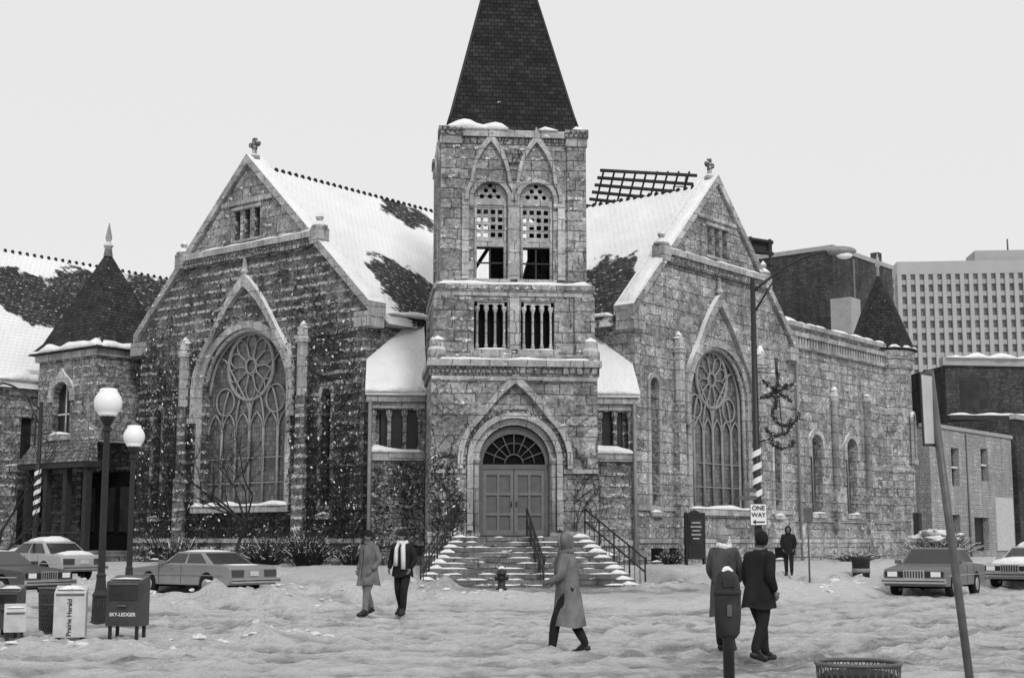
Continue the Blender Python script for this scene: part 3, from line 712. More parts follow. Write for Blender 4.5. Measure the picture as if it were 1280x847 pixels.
def pyr(mb,ax,bx,ay,by,z,h,m):
    cx,cy=(ax+bx)/2,(ay+by)/2
    mb.add([(ax,ay,z),(bx,ay,z),(bx,by,z),(ax,by,z),(ax+.5,ay+.45,z+.55),(bx-.5,ay+.45,z+.55),(bx-.5,by-.45,z+.55),(ax+.5,by-.45,z+.55),(cx,cy,z+h)],
      [(0,1,5,4),(1,2,6,5),(2,3,7,6),(3,0,4,7),(4,5,8),(5,6,8),(6,7,8),(7,4,8),(3,2,1,0)],m)
pyr(an,ta-.4,tb+.4,tc-.4,td+.4,10.01,5.0,'dark_shingles')
an.snow((ta-.3,tc-.1,10.08),(tb+.3,tc-.1,10.08),.7,.32); an.snow((tb+.15,tc,10.08),(tb+.15,td,10.08),.6,.3)
an.lathe(cxx,cyy,[(.22,14.7),(.16,15.1),(.24,15.2),(.1,15.4),(.16,15.6),(.02,16.3)],SL,8)
an.hexa([(ta-.3,tc-.75,5.0),(tb+.3,tc-.75,5.0),(tb+.3,tc+.0,5.0),(ta-.3,tc+.0,5.0)],[(ta-.1,tc-.15,5.9),(tb+.1,tc-.15,5.9),(tb+.1,tc+.1,5.9),(ta-.1,tc+.1,5.9)],'fishscale_tile')
an.box(ta-.3,tb+.3,tc-.7,tc+.2,4.75,4.997,'dark_wood')
for x in (ta,ta+1.5,ta+3.0,tb): an.box(x-.14,x+.14,tc-.4,tc-.12,0.,4.75,'dark_wood')
an.box(ta,tb,1.0,1.19,1.2,4.7,'void')
for x in (-12.3,-10.8,-9.4): an.box(x,x+.9,.9,.99,2.,4.,'dark_glass')
an.box(ta-.2,tb+.2,tc-.5,.98,-.4,1.15,'step_stone')
an.box(ta,tb,tc-.42,tc-.38,1.9,1.96,'iron')
for i in range(22): an.box(ta+.1+i*.2,ta+.13+i*.2,tc-.42,tc-.38,1.15,1.9,'iron')
an.obj('parish_annex',church)
# ivy
iv=MB()
def leafquad(p,nrm,sz,m):
    up=Vector((0,0,1)); t=up.cross(nrm).normalized(); a=random.random()*6.28
    d1=(t*math.cos(a)+up*math.sin(a)); d2=(nrm*.6+t*-math.sin(a)+up*math.cos(a)).normalized()
    iv.add([p-d1*sz,p-d2*sz*.35,p+d1*sz,p+d2*sz*.35+nrm*.02],[(0,1,2,3)],m)
def ivy(F,x0,x1,z0,z1,n,thr,skip,y=-.05,bias=None,jit=.35,sn=.12):
    nr=(F.to_3x3()@Vector((0,-1,0)))
    k=0;tr_=0
    while k<n and tr_<n*14:
        tr_+=1
        x=random.uniform(x0,x1);z=random.uniform(z0,z1)
        if skip(x,z): continue
        dn=noise.fractal(Vector((x*.45,z*.35,y*9+3)),.7,2.,4)+ (bias(x,z) if bias else 0)
        if dn<thr+random.gauss(0,jit): continue
        p=F@Vector((x,y-random.random()*.12,z)); m='snow' if random.random()<sn else ('dead_leaf' if random.random()<.5 else 'vine')
        leafquad(p,nr,random.uniform(.03,.09),m); k+=1
def strands(F,x0,x1,z0,H,n,skip,y=-.07,br=.35,rr=.022):
    for i in range(n):
        x=random.uniform(x0,x1);z=z0;pts=[];top=H*random.uniform(.4,1.);dx=random.uniform(-.1,.1)
        while z<top and x0-.5<x<x1+.5:
            if skip(x,z): break
            pts.append((x,y,z)); z+=.24; dx+=random.uniform(-.10,.10); dx=max(-.22,min(.22,dx)); x+=dx
            if random.random()<br and len(pts)>2:
                bx,bz=x,z;bp=[(bx,y,bz)];d=random.choice((-1,1))*random.uniform(.08,.26);u=random.uniform(0,.2)
                for _ in range(random.randint(4,12)):
                    bx+=d;bz+=u+random.uniform(-.08,.10)
                    if skip(bx,bz) or not x0-.2<bx<x1+.2: break
                    bp.append((bx,y-.01,bz))
                if len(bp)>1: old=iv.M; iv.M=F; iv.tube(bp,.010,'vine',3,cap=False); iv.M=old
        if len(pts)>2: old=iv.M; iv.M=F; iv.tube(pts,[rr*(1-.7*j/len(pts)) for j in range(len(pts))],'vine',4,cap=False); iv.M=old
def skipL(x,z):
    if z>17-abs(x)*.957-.9: return True
    if z>12.8: return True
    return abs(x)<2.95 and z<7.65 and z>2.7 or (z>=7.65 and math.hypot(x,z-7.65)<3.0)
ivy(FL,-7,7,.2,12.5,10500,.08,skipL,-.12,lambda x,z:(.35 if z<7 else .12)+(.12 if x>2.9 else 0)-max(0,z-7.5)*.13,sn=.10)
strands(FL,-6.8,6.8,.3,12,150,skipL,-.1)
dskip=lambda x,z:(abs(x)<1.75 and z<4.35) or math.hypot(x,z-4.35)<2.05
ivy(FT,-2.9,-1.7,.3,4.6,600,.1,dskip,-.1,lambda x,z:.3-max(0,z-3.)*.2)
strands(FT,-2.85,-1.8,.3,7.0,26,dskip,-.06,.5,.014); strands(FT,1.9,2.85,1.9,7.,10,dskip,-.06,.5,.010)
strands(FT,-2.6,2.6,5.9,7.0,14,dskip,-.05,.6,.010)
ivy(FT,-5.0,-2.95,.3,4.5,1300,-.3,lambda x,z:False,4.1,lambda x,z:.4,sn=.08)
FS=FL@Matrix.Translation((7,0,0))@Matrix.Rotation(pi/2,4,'Z')
ivy(FS,.2,2.4,.3,8.0,1000,.0,lambda x,z:False,-.08,lambda x,z:.2)
iv.obj('ivy',None,recalc=False)

# ---------------------------------------------------------------- background buildings
def mk(name,fn,F=None):
    e=empty(name); m=MB(F); fn(m); m.obj('structure',e); return e
def bb(m):
    m.box(0,9.6,0,7,0,21.2,'dark_brick'); m.box(-.1,9.7,-.1,7.1,21.2,21.5,'concrete'); m.box(3,3.3,-.05,-.003,12,21,'steel')
    for z in (14,17):
        for x in (5,7.4): m.box(x,x+1.,-.03,-.003,z,z+1.6,'dark_glass')
    m.box(9.7,14,2,9,0,18.8,'dark_brick'); m.box(8.4,9.0,.5,1.1,21.5,22.4,'dark_brick')
    m.box(-4.8,-3.4,-3.5,-2.1,0,16.9,'concrete')
mk('brick_warehouse',bb,frame(21.8,95,51))
def lowb(m):
    H=7.7
    ho=[rect(3.,4.1,4.6,6.7)]+[rect(7.4,8.5,5.0,6.9)]+[rect(2.8,3.9,1.3,3.0),rect(6.,8.2,1.,2.9)]
    m.ext(rect(0,12.4,-.3,H),ho,0,.4,'painted_brick'); m.box(0,.4,.402,12,-.3,H,'painted_brick'); m.box(12.,12.4,.402,12,-.3,H,'painted_brick')
    m.box(.42,11.9,.35,.38,.9,7.2,'dark_glass'); m.box(-.1,12.5,-.1,.5,H+.003,H+.2,'concrete'); m.box(.45,11.9,.5,12,H-.4,H-.1,'snow')
    m.box(7.4,8.5,.1,.2,5.9,5.98,'white_paint'); m.box(3.,4.1,.1,.2,5.6,5.68,'white_paint'); m.box(9.2,12.,-.1,-.003,1.,4.1,'offwhite_paint')
    m.tube([(5.2,-.08,7.6),(5.2,-.08,0)],.07,'galvanised',6)
mk('low_brick_shop',lowb,frame(FR.translation.x+.629*21.9,FR.translation.y+.777*21.9,51))
def dk(m):
    m.box(0,40,0,10,0,13.0,'dark_brick'); m.box(-.2,40.2,-.2,.4,13.,13.5,'concrete'); m.snow((0,0,13.5),(40,0,13.5),1.,.25)
    m.box(0,40,-.4,-.003,9.4,9.7,'rust_dark'); m.snow((0,-.2,9.7),(40,-.2,9.7),.3,.15)
    for i in range(9): m.box(1+i*4.4,3.+i*4.4,-.03,-.003,10.2,12.2,'dark_glass')
    for i in range(9): m.box(1+i*4.4,3.+i*4.4,-.03,-.003,4.2,7.2,'void')
mk('dark_brick_block',dk,frame(28.5,93,8))
def dk2(m):
    m.box(0,16,0,10,0,9.,'dark_brick'); m.box(-.1,16.1,-.1,.3,9.,9.3,'concrete')
    for i in range(4): m.box(1+i*3.6,3.+i*3.6,-.03,-.003,1.,4.,'void')
mk('dark_storefront_block',dk2,frame(31.0,87.5,51))
def hr(m):
    W=60
    m.box(0,W,0,22,0,62,'tower_glass'); m.box(-.4,W+.4,-.4,22,62,65,'tower_concrete'); m.box(18,30,3,12,65,68,'tower_concrete'); m.tube([(26,5,68),(26,5,71)],.2,'steel',6)
    for i in range(31): m.box(i*W/30-.45,i*W/30+.45,-.9,-.003,0,61.9,'tower_concrete')
    for k in range(22): m.box(-.2,W,-.5,-.004,k*2.8+.8,k*2.8+1.9,'tower_concrete')
    for i in range(6): m.box(-.9,-.003,.5+i*4.1,1.5+i*4.1,0,61.9,'tower_concrete')
    for k in range(22): m.box(-.6,-.004,0,22,k*2.8+.8,k*2.8+1.9,'tower_concrete')
mk('high_rise_block',hr,frame(89,322,-5))
def bil(m):
    # open sloping truss frame: joists fan upward to the left, on legs
    for k in range(6):
        y=-.8*k; m.tube([(-.7,y,21.1+k*.22),(4.9,y,20.6+k*.30)],.10,'rust_dark',4)
    for i in range(9):
        x=-.5+i*.62; m.tube([(x,-4.0,22.15+.02*i),(x+.25,0,20.95-.04*i)],.06,'rust_dark',4)
    for i in range(6):
        x=-.4+i*.95; m.tube([(x,-.1,21.0-.08*i),(x+.5,-.1,20.0),(x+.95,-.1,20.9-.08*i)],.05,'rust_dark',4)
    m.tube([(-.7,-.1,20.0),(5.,-.1,20.0)],.08,'rust_dark',4)
    for x in (0.2,1.6,3.0,4.4): m.tube([(x,-.1,8),(x,-.1,20.7)],.10,'rust_dark',4)
    m.tube([(4.7,-1,20.7),(5.1,-1,22.9),(4.8,-1,22.9)],.05,'rust_dark',4); m.tube([(4.9,-1,21.6),(3.6,-1,21.9)],.05,'rust_dark',4)
    m.tube([(4.3,-1,21.2),(4.3,-1,22.2),(5.0,-1,22.2)],.04,'rust_dark',4)
mk('rooftop_billboard_frame',bil,frame(5.1,82,8))
def bil2(m):
    for z in (18.0,18.7,19.4): m.tube([(-1.8,0,z+.5),(2.2,0,z)],.12,'rust_dark',4)
    for x in (-1.6,-.4,.8,2.): m.tube([(x,0,10),(x,0,19.8-.1*x)],.10,'rust_dark',4)
    m.box(-1.8,2.2,0.2,.3,18.7,19.6,'rust_dark')
mk('rooftop_sign_frame',bil2,frame(13.6,84,8))
def ot(m):
    m.box(0,30,0,15,0,9,'dark_brick'); m.box(-.1,30.1,-.1,15,9,9.3,'snow')
mk('distant_left_block',ot,frame(-75,110,-39))

# ---------------------------------------------------------------- street lamps
def globe_lamp(X,Y,h=4.35,ri=.29):
    z=gz(X,Y)-.1; e=empty('globe_street_lamp'); m=MB(frame(X,Y,0,z))
    H=h-ri-.45
    m.lathe(0,0,[(.22,0),(.22,.12),(.17,.16),(.15,.6),(.17,.66),(.12,.75),(.09,1.0),(.10,1.05),(.075,1.1),(.065,H),(.10,H+.02),(.10,H+.08),(.06,H+.12),(.14,H+.25),(.16,H+.32)],'iron',10,False)
    for k in range(8):
        a=2*pi*k/8; m.tube([(.14*math.cos(a),.14*math.sin(a),.15),(.14*math.cos(a),.14*math.sin(a),.6)],.022,'iron',4)
    m.obj('pole',e); m=MB(frame(X,Y,0,z))
    c=H+.32+ri*.95
    m.lathe(0,0,[(.14,H+.3),(.2,H+.36)]+[(ri*math.cos(t)*(1 if t<.2 else 1-.06*t),c+ri*1.08*math.sin(t)) for t in [-.8+.2*i for i in range(9)]]+[(.17,c+ri*1.0),(.1,c+ri*1.12)],'globe_glass',20)
    m.obj('globe',e); m=MB(frame(X,Y,0,z))
    m.lathe(0,0,[(.14,c+ri*.98),(.15,c+ri*1.05),(.06,c+ri*1.22),(.02,c+ri*1.4)],'steel',10); m.obj('cap',e)
globe_lamp(-8.15,28.6,4.62,.28); globe_lamp(-9.62,36.2,4.5,.27)
def cobra(X,Y,H,arm,deg,deco=True,name='street_light'):
    e=empty(name); z0=gz(X,Y)-.1; m=MB(frame(X,Y,deg,z0))
    m.lathe(0,0,[(.17,0),(.17,.35),(.12,.4),(.11,2.),(.07,H)],'iron',10)
    pts=[(arm*t,0,H-.35+1.15*math.sin(t*pi*.5)) for t in [i/10 for i in range(11)]]
    m.tube(pts,.045,'iron',6); m.tube([(0,0,H-1.0),(arm*.35,0,H-.35+1.15*math.sin(.35*pi*.5))],.03,'iron',5)
    zt=H+.8
    m.obj('pole',e); m=MB(frame(X,Y,deg,z0))
    m.sph((arm+.3,0,zt+.03),.46,.17,.14,'galvanised',14,8); m.sph((arm+.4,0,zt-.09),.24,.13,.12,'globe_glass',12,8); m.obj('luminaire',e)
    m=MB(frame(X,Y,deg,z0))
    for k in range(59):
        t=k/59; zz=2.5+t*1.7; a=t*pi*9
        a2=(k+1)/59*pi*9; z2=2.5+(k+1)/59*1.7
        m.add([(.135*math.cos(a),.135*math.sin(a),zz),(.135*math.cos(a2),.135*math.sin(a2),z2),(.135*math.cos(a2),.135*math.sin(a2),z2+.17),(.135*math.cos(a),.135*math.sin(a),zz+.17)],[(0,1,2,3)],'white_paint')
    m.obj('striped_ribbon',e,recalc=False)
    if deco:
        m=MB(frame(X,Y,deg,z0))
        def tins(p0,p1,w=.11,n=60):
            p0=Vector(p0);p1=Vector(p1); m.tube([p0,p1],.045,'tinsel',5)
            for i in range(n):
                p=p0.lerp(p1,random.random()); d=Vector((random.gauss(0,1),random.gauss(0,1),random.gauss(0,1))).normalized()*w
                q=d.orthogonal().normalized()*.02; m.add([p-q,p+q,p+d],[(0,1,2)],'snow' if random.random()<.15 else 'tinsel')
        c=Vector((.62,0,5.75))
        for k in range(6):
            a=k*pi/3+.4; tins(c,c+Vector((.52*math.cos(a),0,.52*math.sin(a))),.14,150)
        tins((c.x-.3,0,c.z-.2),(c.x+.3,0,c.z+.2),.14,90)
        def arc(cx,cz,r,a0,a1):
            P=[Vector((cx+r*math.cos(a0+(a1-a0)*i/8),0,cz+r*math.sin(a0+(a1-a0)*i/8))) for i in range(9)]
            for u,v in zip(P,P[1:]): tins(u,v,.13,44)
        arc(.85,5.15,.38,pi*.9,pi*2.0); arc(.62,4.85,.36,pi*.1,pi*-.9); arc(.75,4.45,.33,pi*1.0,pi*1.9); tins((.62,0,6.7),(.62,0,6.2),.08,40)
        m.tube([(0,0,6.3),(.62,0,6.25),(.75,0,4.5),(0,0,4.3)],.02,'iron',4)
        m.obj('holiday_garland',e,recalc=False)
    return e
e=cobra(6.87,40,8.95,2.25,0)
m=MB(frame(6.85,39.83,0,gz(6.85,40)-.15)); m.box(-.22,.22,-.02,0,2.05,2.62,'white_paint'); m.box(-.235,.235,-.017,.004,2.035,2.635,'black_paint')
m.add([(-.17,-.024,2.13),(-.08,-.024,2.06),(-.08,-.024,2.11),(.17,-.024,2.11),(.17,-.024,2.15),(-.08,-.024,2.15),(-.08,-.024,2.20)],[(0,1,2,3,4,5,6)],'black_paint')
m.box(-.55,-.04,-.03,0,2.74,2.86,'steel'); m.box(-.4,-.04,.02,.05,2.95,3.07,'steel')
m.obj('one_way_plate',e,recalc=False)
def text(s,M,size,mat,parent,name='lettering'):
    if not s: return
    c=bpy.data.curves.new(name,'FONT'); c.body=s; c.size=size; c.align_x='CENTER'; c.align_y='CENTER'; c.extrude=.002; c.offset=.004*size/.2
    o=bpy.data.objects.new(name,c); col.objects.link(o); me=bpy.data.meshes.new_from_object(o); bpy.data.objects.remove(o)
    o=bpy.data.objects.new(name,me); col.objects.link(o); me.materials.clear(); me.materials.append(MATS[mat]); o.matrix_world=M
    if parent: o.parent=parent
zz=gz(6.85,40)-.15
text('ONE',Matrix.Translation((6.85,39.80,zz+2.51))@Matrix.Rotation(pi/2,4,'X'),.17,'black_paint',e)
text('WAY',Matrix.Translation((6.85,39.80,zz+2.32))@Matrix.Rotation(pi/2,4,'X'),.17,'black_paint',e)
cobra(-18.6,56,7.0,1.9,165,False)

e=empty('church_notice_board'); m=MB(frame(7.0,55.,28,.55))
m.box(-.36,.36,-.08,.08,.35,2.0,'black_paint'); m.ext([(-.42,2.003),(.42,2.003),(0,2.2)],[],-.1,.2,'black_paint'); m.box(-.29,.29,-.10,-.083,.9,1.85,'dark_glass')
for s in (-1,1): m.box(s*.41-.045,s*.41+.045,-.06,.06,-.3,2.1,'black_paint')
for i,(w) in enumerate((.2,.25,.18,.22,.15)): m.box(-w,w,-.106,-.101,1.7-i*.15,1.735-i*.15,'offwhite_paint')
m.obj('board',e)

e=empty('traffic_sign_post'); m=MB()
B=Vector((4.16,13.1,-.1)); T=Vector((3.93,13.3,3.18))
m.tube([B,B.lerp(T,.5),T],.038,'steel',10); m.obj('post',e)
m=MB(Matrix.Translation((3.865,13.16,2.80))@Matrix.Rotation(R(58),4,'Z')@Matrix.Rotation(R(-3),4,'Y'))
m.box(-.23,.23,-.006,.006,-.34,.34,'iron'); m.box(-.205,.205,-.011,-.0065,-.315,.315,'offwhite_paint'); m.box(-.03,.03,.0065,.03,-.3,.3,'steel'); m.obj('sign_plate',e)
e=empty('sign_post'); m=MB(frame(9.6,46.5,0,.1)); m.tube([(0,0,0),(0,0,2.6)],.03,'steel',6); m.box(-.15,.15,-.04,-.03,2.1,2.55,'steel'); m.obj('post',e)

e=empty('parking_meter'); m=MB(frame(1.88,12.6,0,0))
m.lathe(0,0,[(.05,-.1),(.05,.74),(.06,.76),(.06,.8)],'iron',10); m.obj('pole',e); m=MB(frame(1.88,12.6,0,0))
m.lathe(0,0,[(.07,.76),(.10,.80),(.115,.95),(.118,1.15),(.11,1.22),(.095,1.29),(.06,1.34),(.02,1.37)],'rust_dark',16,sy=.75); m.obj('housing',e)
m=MB(frame(1.88,12.6,0,0)); m.lathe(0,0,[(.12,1.13),(.121,1.15),(.12,1.17)],'rust_dark',16,sy=.78); m.box(-.05,.05,-.095,-.08,1.2,1.27,'dark_glass'); m.box(-.02,.02,-.1,-.085,.95,1.05,'steel'); m.snow((-.05,0,1.34),(.05,0,1.34),.1,.05); m.obj('fittings',e)
def basket(X,Y,h,r,name='wire_waste_basket',rim='steel'):
    e=empty(name); m=MB(frame(X,Y,0,gz(X,Y)))
    for k in range(34):
        a=2*pi*k/34
        for sg in (1,-1):
            m.tube([( (r*.84+r*.16*t)*math.cos(a+sg*t*1.1),(r*.84+r*.16*t)*math.sin(a+sg*t*1.1),h*t) for t in (0,.2,.4,.6,.8,1.)],.005,'steel',3,cap=False)
    for z,q in ((h,r),(h*.66,r*.95),(.05,r*.85)): m.tube([(q*math.cos(2*pi*k/24),q*math.sin(2*pi*k/24),z) for k in range(25)],.016 if z==h else .01,rim,5,cap=False)
    m.obj('wire_body',e); m=MB(frame(X,Y,0,gz(X,Y)))
    m.lathe(0,0,[(r*.80,.02),(r*.90,h*.90),(r*.7,h*.93),(.02,h*.8)],'rust_dark',16); m.obj('litter_sack',e); return e
basket(2.38,10.0,.80,.285)
basket(-7.75,24.4,.78,.24)
e=empty('round_litter_bin'); m=MB(frame(12.6,52.,0,.1)); m.lathe(0,0,[(.3,0),(.33,.8),(.35,.82),(.35,.9),(.3,.92)],'rust_dark',14); m.lathe(0,0,[(.332,.35),(.338,.5)],'galvanised',14); m.obj('bin',e)
def newsbox(X,Y,deg,mat,label,lm,vert,w=.5,h=.95,ts=.08):
    z=gz(X,Y)-.02; e=empty('newspaper_box'); m=MB(frame(X,Y,deg,z)); d=.42
    m.hexa([(-w/2,-d/2,.18),(w/2,-d/2,.18),(w/2,d/2,.18),(-w/2,d/2,.18)],[(-w/2,-d/2,h-.1),(w/2,-d/2,h-.1),(w/2,d/2,h),(-w/2,d/2,h)],mat)
    for sx in (-1,1):
        for sy in (-1,1): m.box(sx*(w/2-.06)-.025,sx*(w/2-.06)+.025,sy*(d/2-.06)-.025,sy*(d/2-.06)+.025,-.1,.18,'iron')
    if not vert: m.box(-w/2+.05,w/2-.05,-d/2-.012,-d/2-.002,.60,h-.16,'dark_glass'); m.box(-.08,.08,-d/2-.05,-d/2-.002,.5,.53,'steel')
    m.box(-w/2+.03,w/2-.03,-d/2-.02,-d/2-.002,h-.15,h-.12,'steel')
    m.obj('cabinet',e,bevel=.01); s=MB(frame(X,Y,deg,z)); s.snow((-w/2+.04,.03,h-.05),(w/2-.04,.03,h-.05),.34,.045); s.obj('snow_cap',e)
    F=frame(X,Y,deg,z)
    if vert: text(label,F@Matrix.Translation((0,-d/2-.004,.50))@Matrix.Rotation(pi/2,4,'X')@Matrix.Rotation(pi/2,4,'Z'),.105,lm,e)
    else: text(label,F@Matrix.Translation((0,-d/2-.004,.37))@Matrix.Rotation(pi/2,4,'X'),ts,lm,e)
    return e
newsbox(-7.2,23.6,12,'offwhite_paint','Prairie Herald','black_paint',True,.5,1.0)
newsbox(-6.35,23.9,-8,'box_blue_grey','SKY-LEDGER','white_paint',False,.58,1.0)
newsbox(-8.4,24.2,5,'paint_dark','','white_paint',False,.4,.9)
newsbox(-8.0,23.3,20,'offwhite_paint','','white_paint',True,.34,.62)
newsbox(-8.8,23.6,-70,'steel','','white_paint',True,.5,1.6)
# ---------------------------------------------------------------- cars
def car(X,Y,deg,L_,W,H,paint,snowy=.5,name='parked_car',coupe=False):
    z=gz(X,Y)-.02; F=frame(X,Y,deg,z); e=empty(name); h=L_/2; s_=L_/5.2
    def wa(cx,r=.37):
        return [(cx-r*math.cos(pi*i/10),.32+ r*math.sin(pi*i/10)*1.02) for i in range(11)]
    P=[(-h+.06,.34)]+wa(-1.42*s_)+wa(1.56*s_)+[(h-.06,.32),(h,.5),(h-.03,.72),(h-.14,.80),(1.2*s_,.90),(1.0*s_,.925),(-1.45*s_,.94),(-h+.18,.90),(-h+.02,.80),(-h,.55)]
    m=MB(F); m.ext(P,[],-W/2,W,paint); m.obj('body',e,bevel=.06)
    fx,ft,rt,rx=(1.05*s_,.35*s_,-.95*s_,-1.62*s_)
    if coupe: rt=-.85*s_
    wb,wt=W/2-.08,W/2-.25
    zb,zt=.90,H
    A=[(rx,-wb,zb),(fx,-wb,zb),(fx,wb,zb),(rx,wb,zb)];B=[(rt,-wt,zt-.02),(ft,-wt,zt-.02),(ft,wt,zt-.02),(rt,wt,zt-.02)]
    m=MB(F); m.hexa(A,B,paint); m.obj('cabin',e,bevel=.05)
    gl=MB(F); V=Vector
    def patch(a,b,c,d,u0,u1,v0,v1,mat='car_glass',off=.006):
        a,b,c,d=map(V,(a,b,c,d)); n=(b-a).cross(d-a).normalized()*off
        f=lambda u,v:(a.lerp(b,u)).lerp(d.lerp(c,u),v)+n
        gl.add([f(u0,v0),f(u1,v0),f(u1,v1),f(u0,v1)],[(0,1,2,3)],mat)
    for a,b,c,d in ((A[0],A[1],B[1],B[0]),(A[2],A[3],B[3],B[2])):
        fl=a[1]>0
        segs=[(.08,.49),(.53,.93)] if not fl else [(.07,.47),(.51,.92)]
        for u0,u1 in segs:
            patch(a,b,c,d,u0-.012,u1+.012,.09,.92,'chrome',.004); patch(a,b,c,d,u0,u1,.13,.88,'car_glass',.008)
    patch(A[1],A[2],B[2],B[1],.06,.94,.1,.9); patch(A[3],A[0],B[0],B[3],.06,.94,.1,.88)
    gl.obj('windows',e,recalc=False)
    m=MB(F)
    for cx in (-1.42*s_,1.56*s_):
        for sy in (-1,1):
            y0=sy*(W/2-.1)
            old=m.M; m.M=F@Matrix.Translation((cx,y0,.32))@Matrix.Rotation(pi/2,4,'X')
            m.lathe(0,0,[(.2,-.1),(.31,-.1),(.33,-.07),(.33,.07),(.31,.1),(.2,.1)],'tire',20); m.lathe(0,0,[(.0,-.105),(.1,-.12),(.19,-.105),(.2,-.09),(.2,.09),(.19,.105),(.1,.12),(0,.105)],'hubcap',16)
            m.M=old
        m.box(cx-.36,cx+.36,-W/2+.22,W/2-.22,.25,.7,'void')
    m.obj('wheels',e)
    m=MB(F)
    for sx in (-1,1):
        x=sx*(h+.03); m.box(min(x,x+sx*.1),max(x,x+sx*.1),-W/2-.02,W/2+.02,.40,.54,'chrome')
        m.box(min(x-sx*.02,x+sx*.11),max(x-sx*.02,x+sx*.11),-W/2-.01,W/2+.01,.455,.485,'black_paint')
    x=h-.02
    m.box(x,x+.03,-.30,.30,.54,.78,'chrome')
    for i in range(7): m.box(x+.03,x+.035,-.27+i*.08,-.27+i*.08+.045,.56,.75,'black_paint')
    m.box(x-.01,x+.02,-W/2+.06,W/2-.06,.58,.74,'black_paint')
    for sy in (-1,1):
        m.box(x+.0,x+.035,sy*.62-.14,sy*.62+.14,.59,.73,'white_paint')
        m.box(-h-.02,-h+.02,sy*.62-.22,sy*.62+.22,.58,.78,'lamp_red')
        m.box(-h+.3,h-.3,sy*(W/2+.008)-.008,sy*(W/2+.008)+.008,.60,.63,'chrome')
        for dx in (1.0*s_,-.15*s_)+(() if coupe else (-1.05*s_,)): m.box(dx-.006,dx+.006,sy*(W/2+.003)-.003,sy*(W/2+.003)+.003,.36,.92,'black_paint')
        m.box(.75*s_,.9*s_,sy*(W/2+.02)-.08,sy*(W/2+.02)+.08,.93,1.04,paint); m.box(.2*s_,.36*s_,sy*(W/2+.012)-.012,sy*(W/2+.012)+.012,.8,.83,'chrome')
    m.box(-h-.025,-h+.0,-.16,.16,.6,.74,'offwhite_paint')
    m.obj('trim',e)
    if snowy>0:
        m=MB(F)
        if snowy>.3: m.snow((rt,0,H-.02),(ft,0,H-.02),2*wt-.05,.12*snowy)
        m.snow((-h+.25,0,.89),(rx-.02,0,.93),W-.2,.10*snowy)
        if snowy>.6: m.snow((fx+.1,0,.91),(h-.15,0,.78),W-.15,.14*snowy)
        m.obj('snow_cover',e)
    return e
car(-9.45,43.9,141,4.8,1.8,1.32,'paint_silver',.4,coupe=True)
car(-15.4,42.6,-30,4.9,1.8,1.36,'paint_dark',.5)
car(-16.9,52.,141,4.9,1.8,1.38,'paint_light',1.6)
car(12.65,43.0,238,4.5,1.78,1.42,'paint_grey',.0)
car(17.5,48.2,231,4.7,1.8,1.36,'paint_light',1.6)

# ---------------------------------------------------------------- people
def skinmesh(name,V_,E_,Rr,root,F,parent,matfn,mats):
    me=bpy.data.meshes.new(name); me.from_pydata(V_,E_,[]); o=bpy.data.objects.new(name,me); col.objects.link(o)
    md=o.modifiers.new('s','SKIN'); md.use_smooth_shade=True
    sv=me.skin_vertices[0].data
    for i,r in enumerate(Rr):
        sv[i].radius=(r,r) if not isinstance(r,tuple) else r; sv[i].use_root=(i==root)
    d=o.modifiers.new('d','SUBSURF'); d.levels=2; d.render_levels=2
    dg=bpy.context.evaluated_depsgraph_get(); m2=bpy.data.meshes.new_from_object(o.evaluated_get(dg)); bpy.data.objects.remove(o)
    m2.materials.clear()
    for m in mats: m2.materials.append(MATS[m])
    for p in m2.polygons: p.use_smooth=True; p.material_index=matfn(p.center)
    m2.transform(F); o=bpy.data.objects.new(name,m2); col.objects.link(o); o.parent=parent; return o
def segd(p,a,b):
    ab=b-a; t=max(0,min(1,(p-a).dot(ab)/max(1e-6,ab.length_squared))); return (p-(a+ab*t)).length
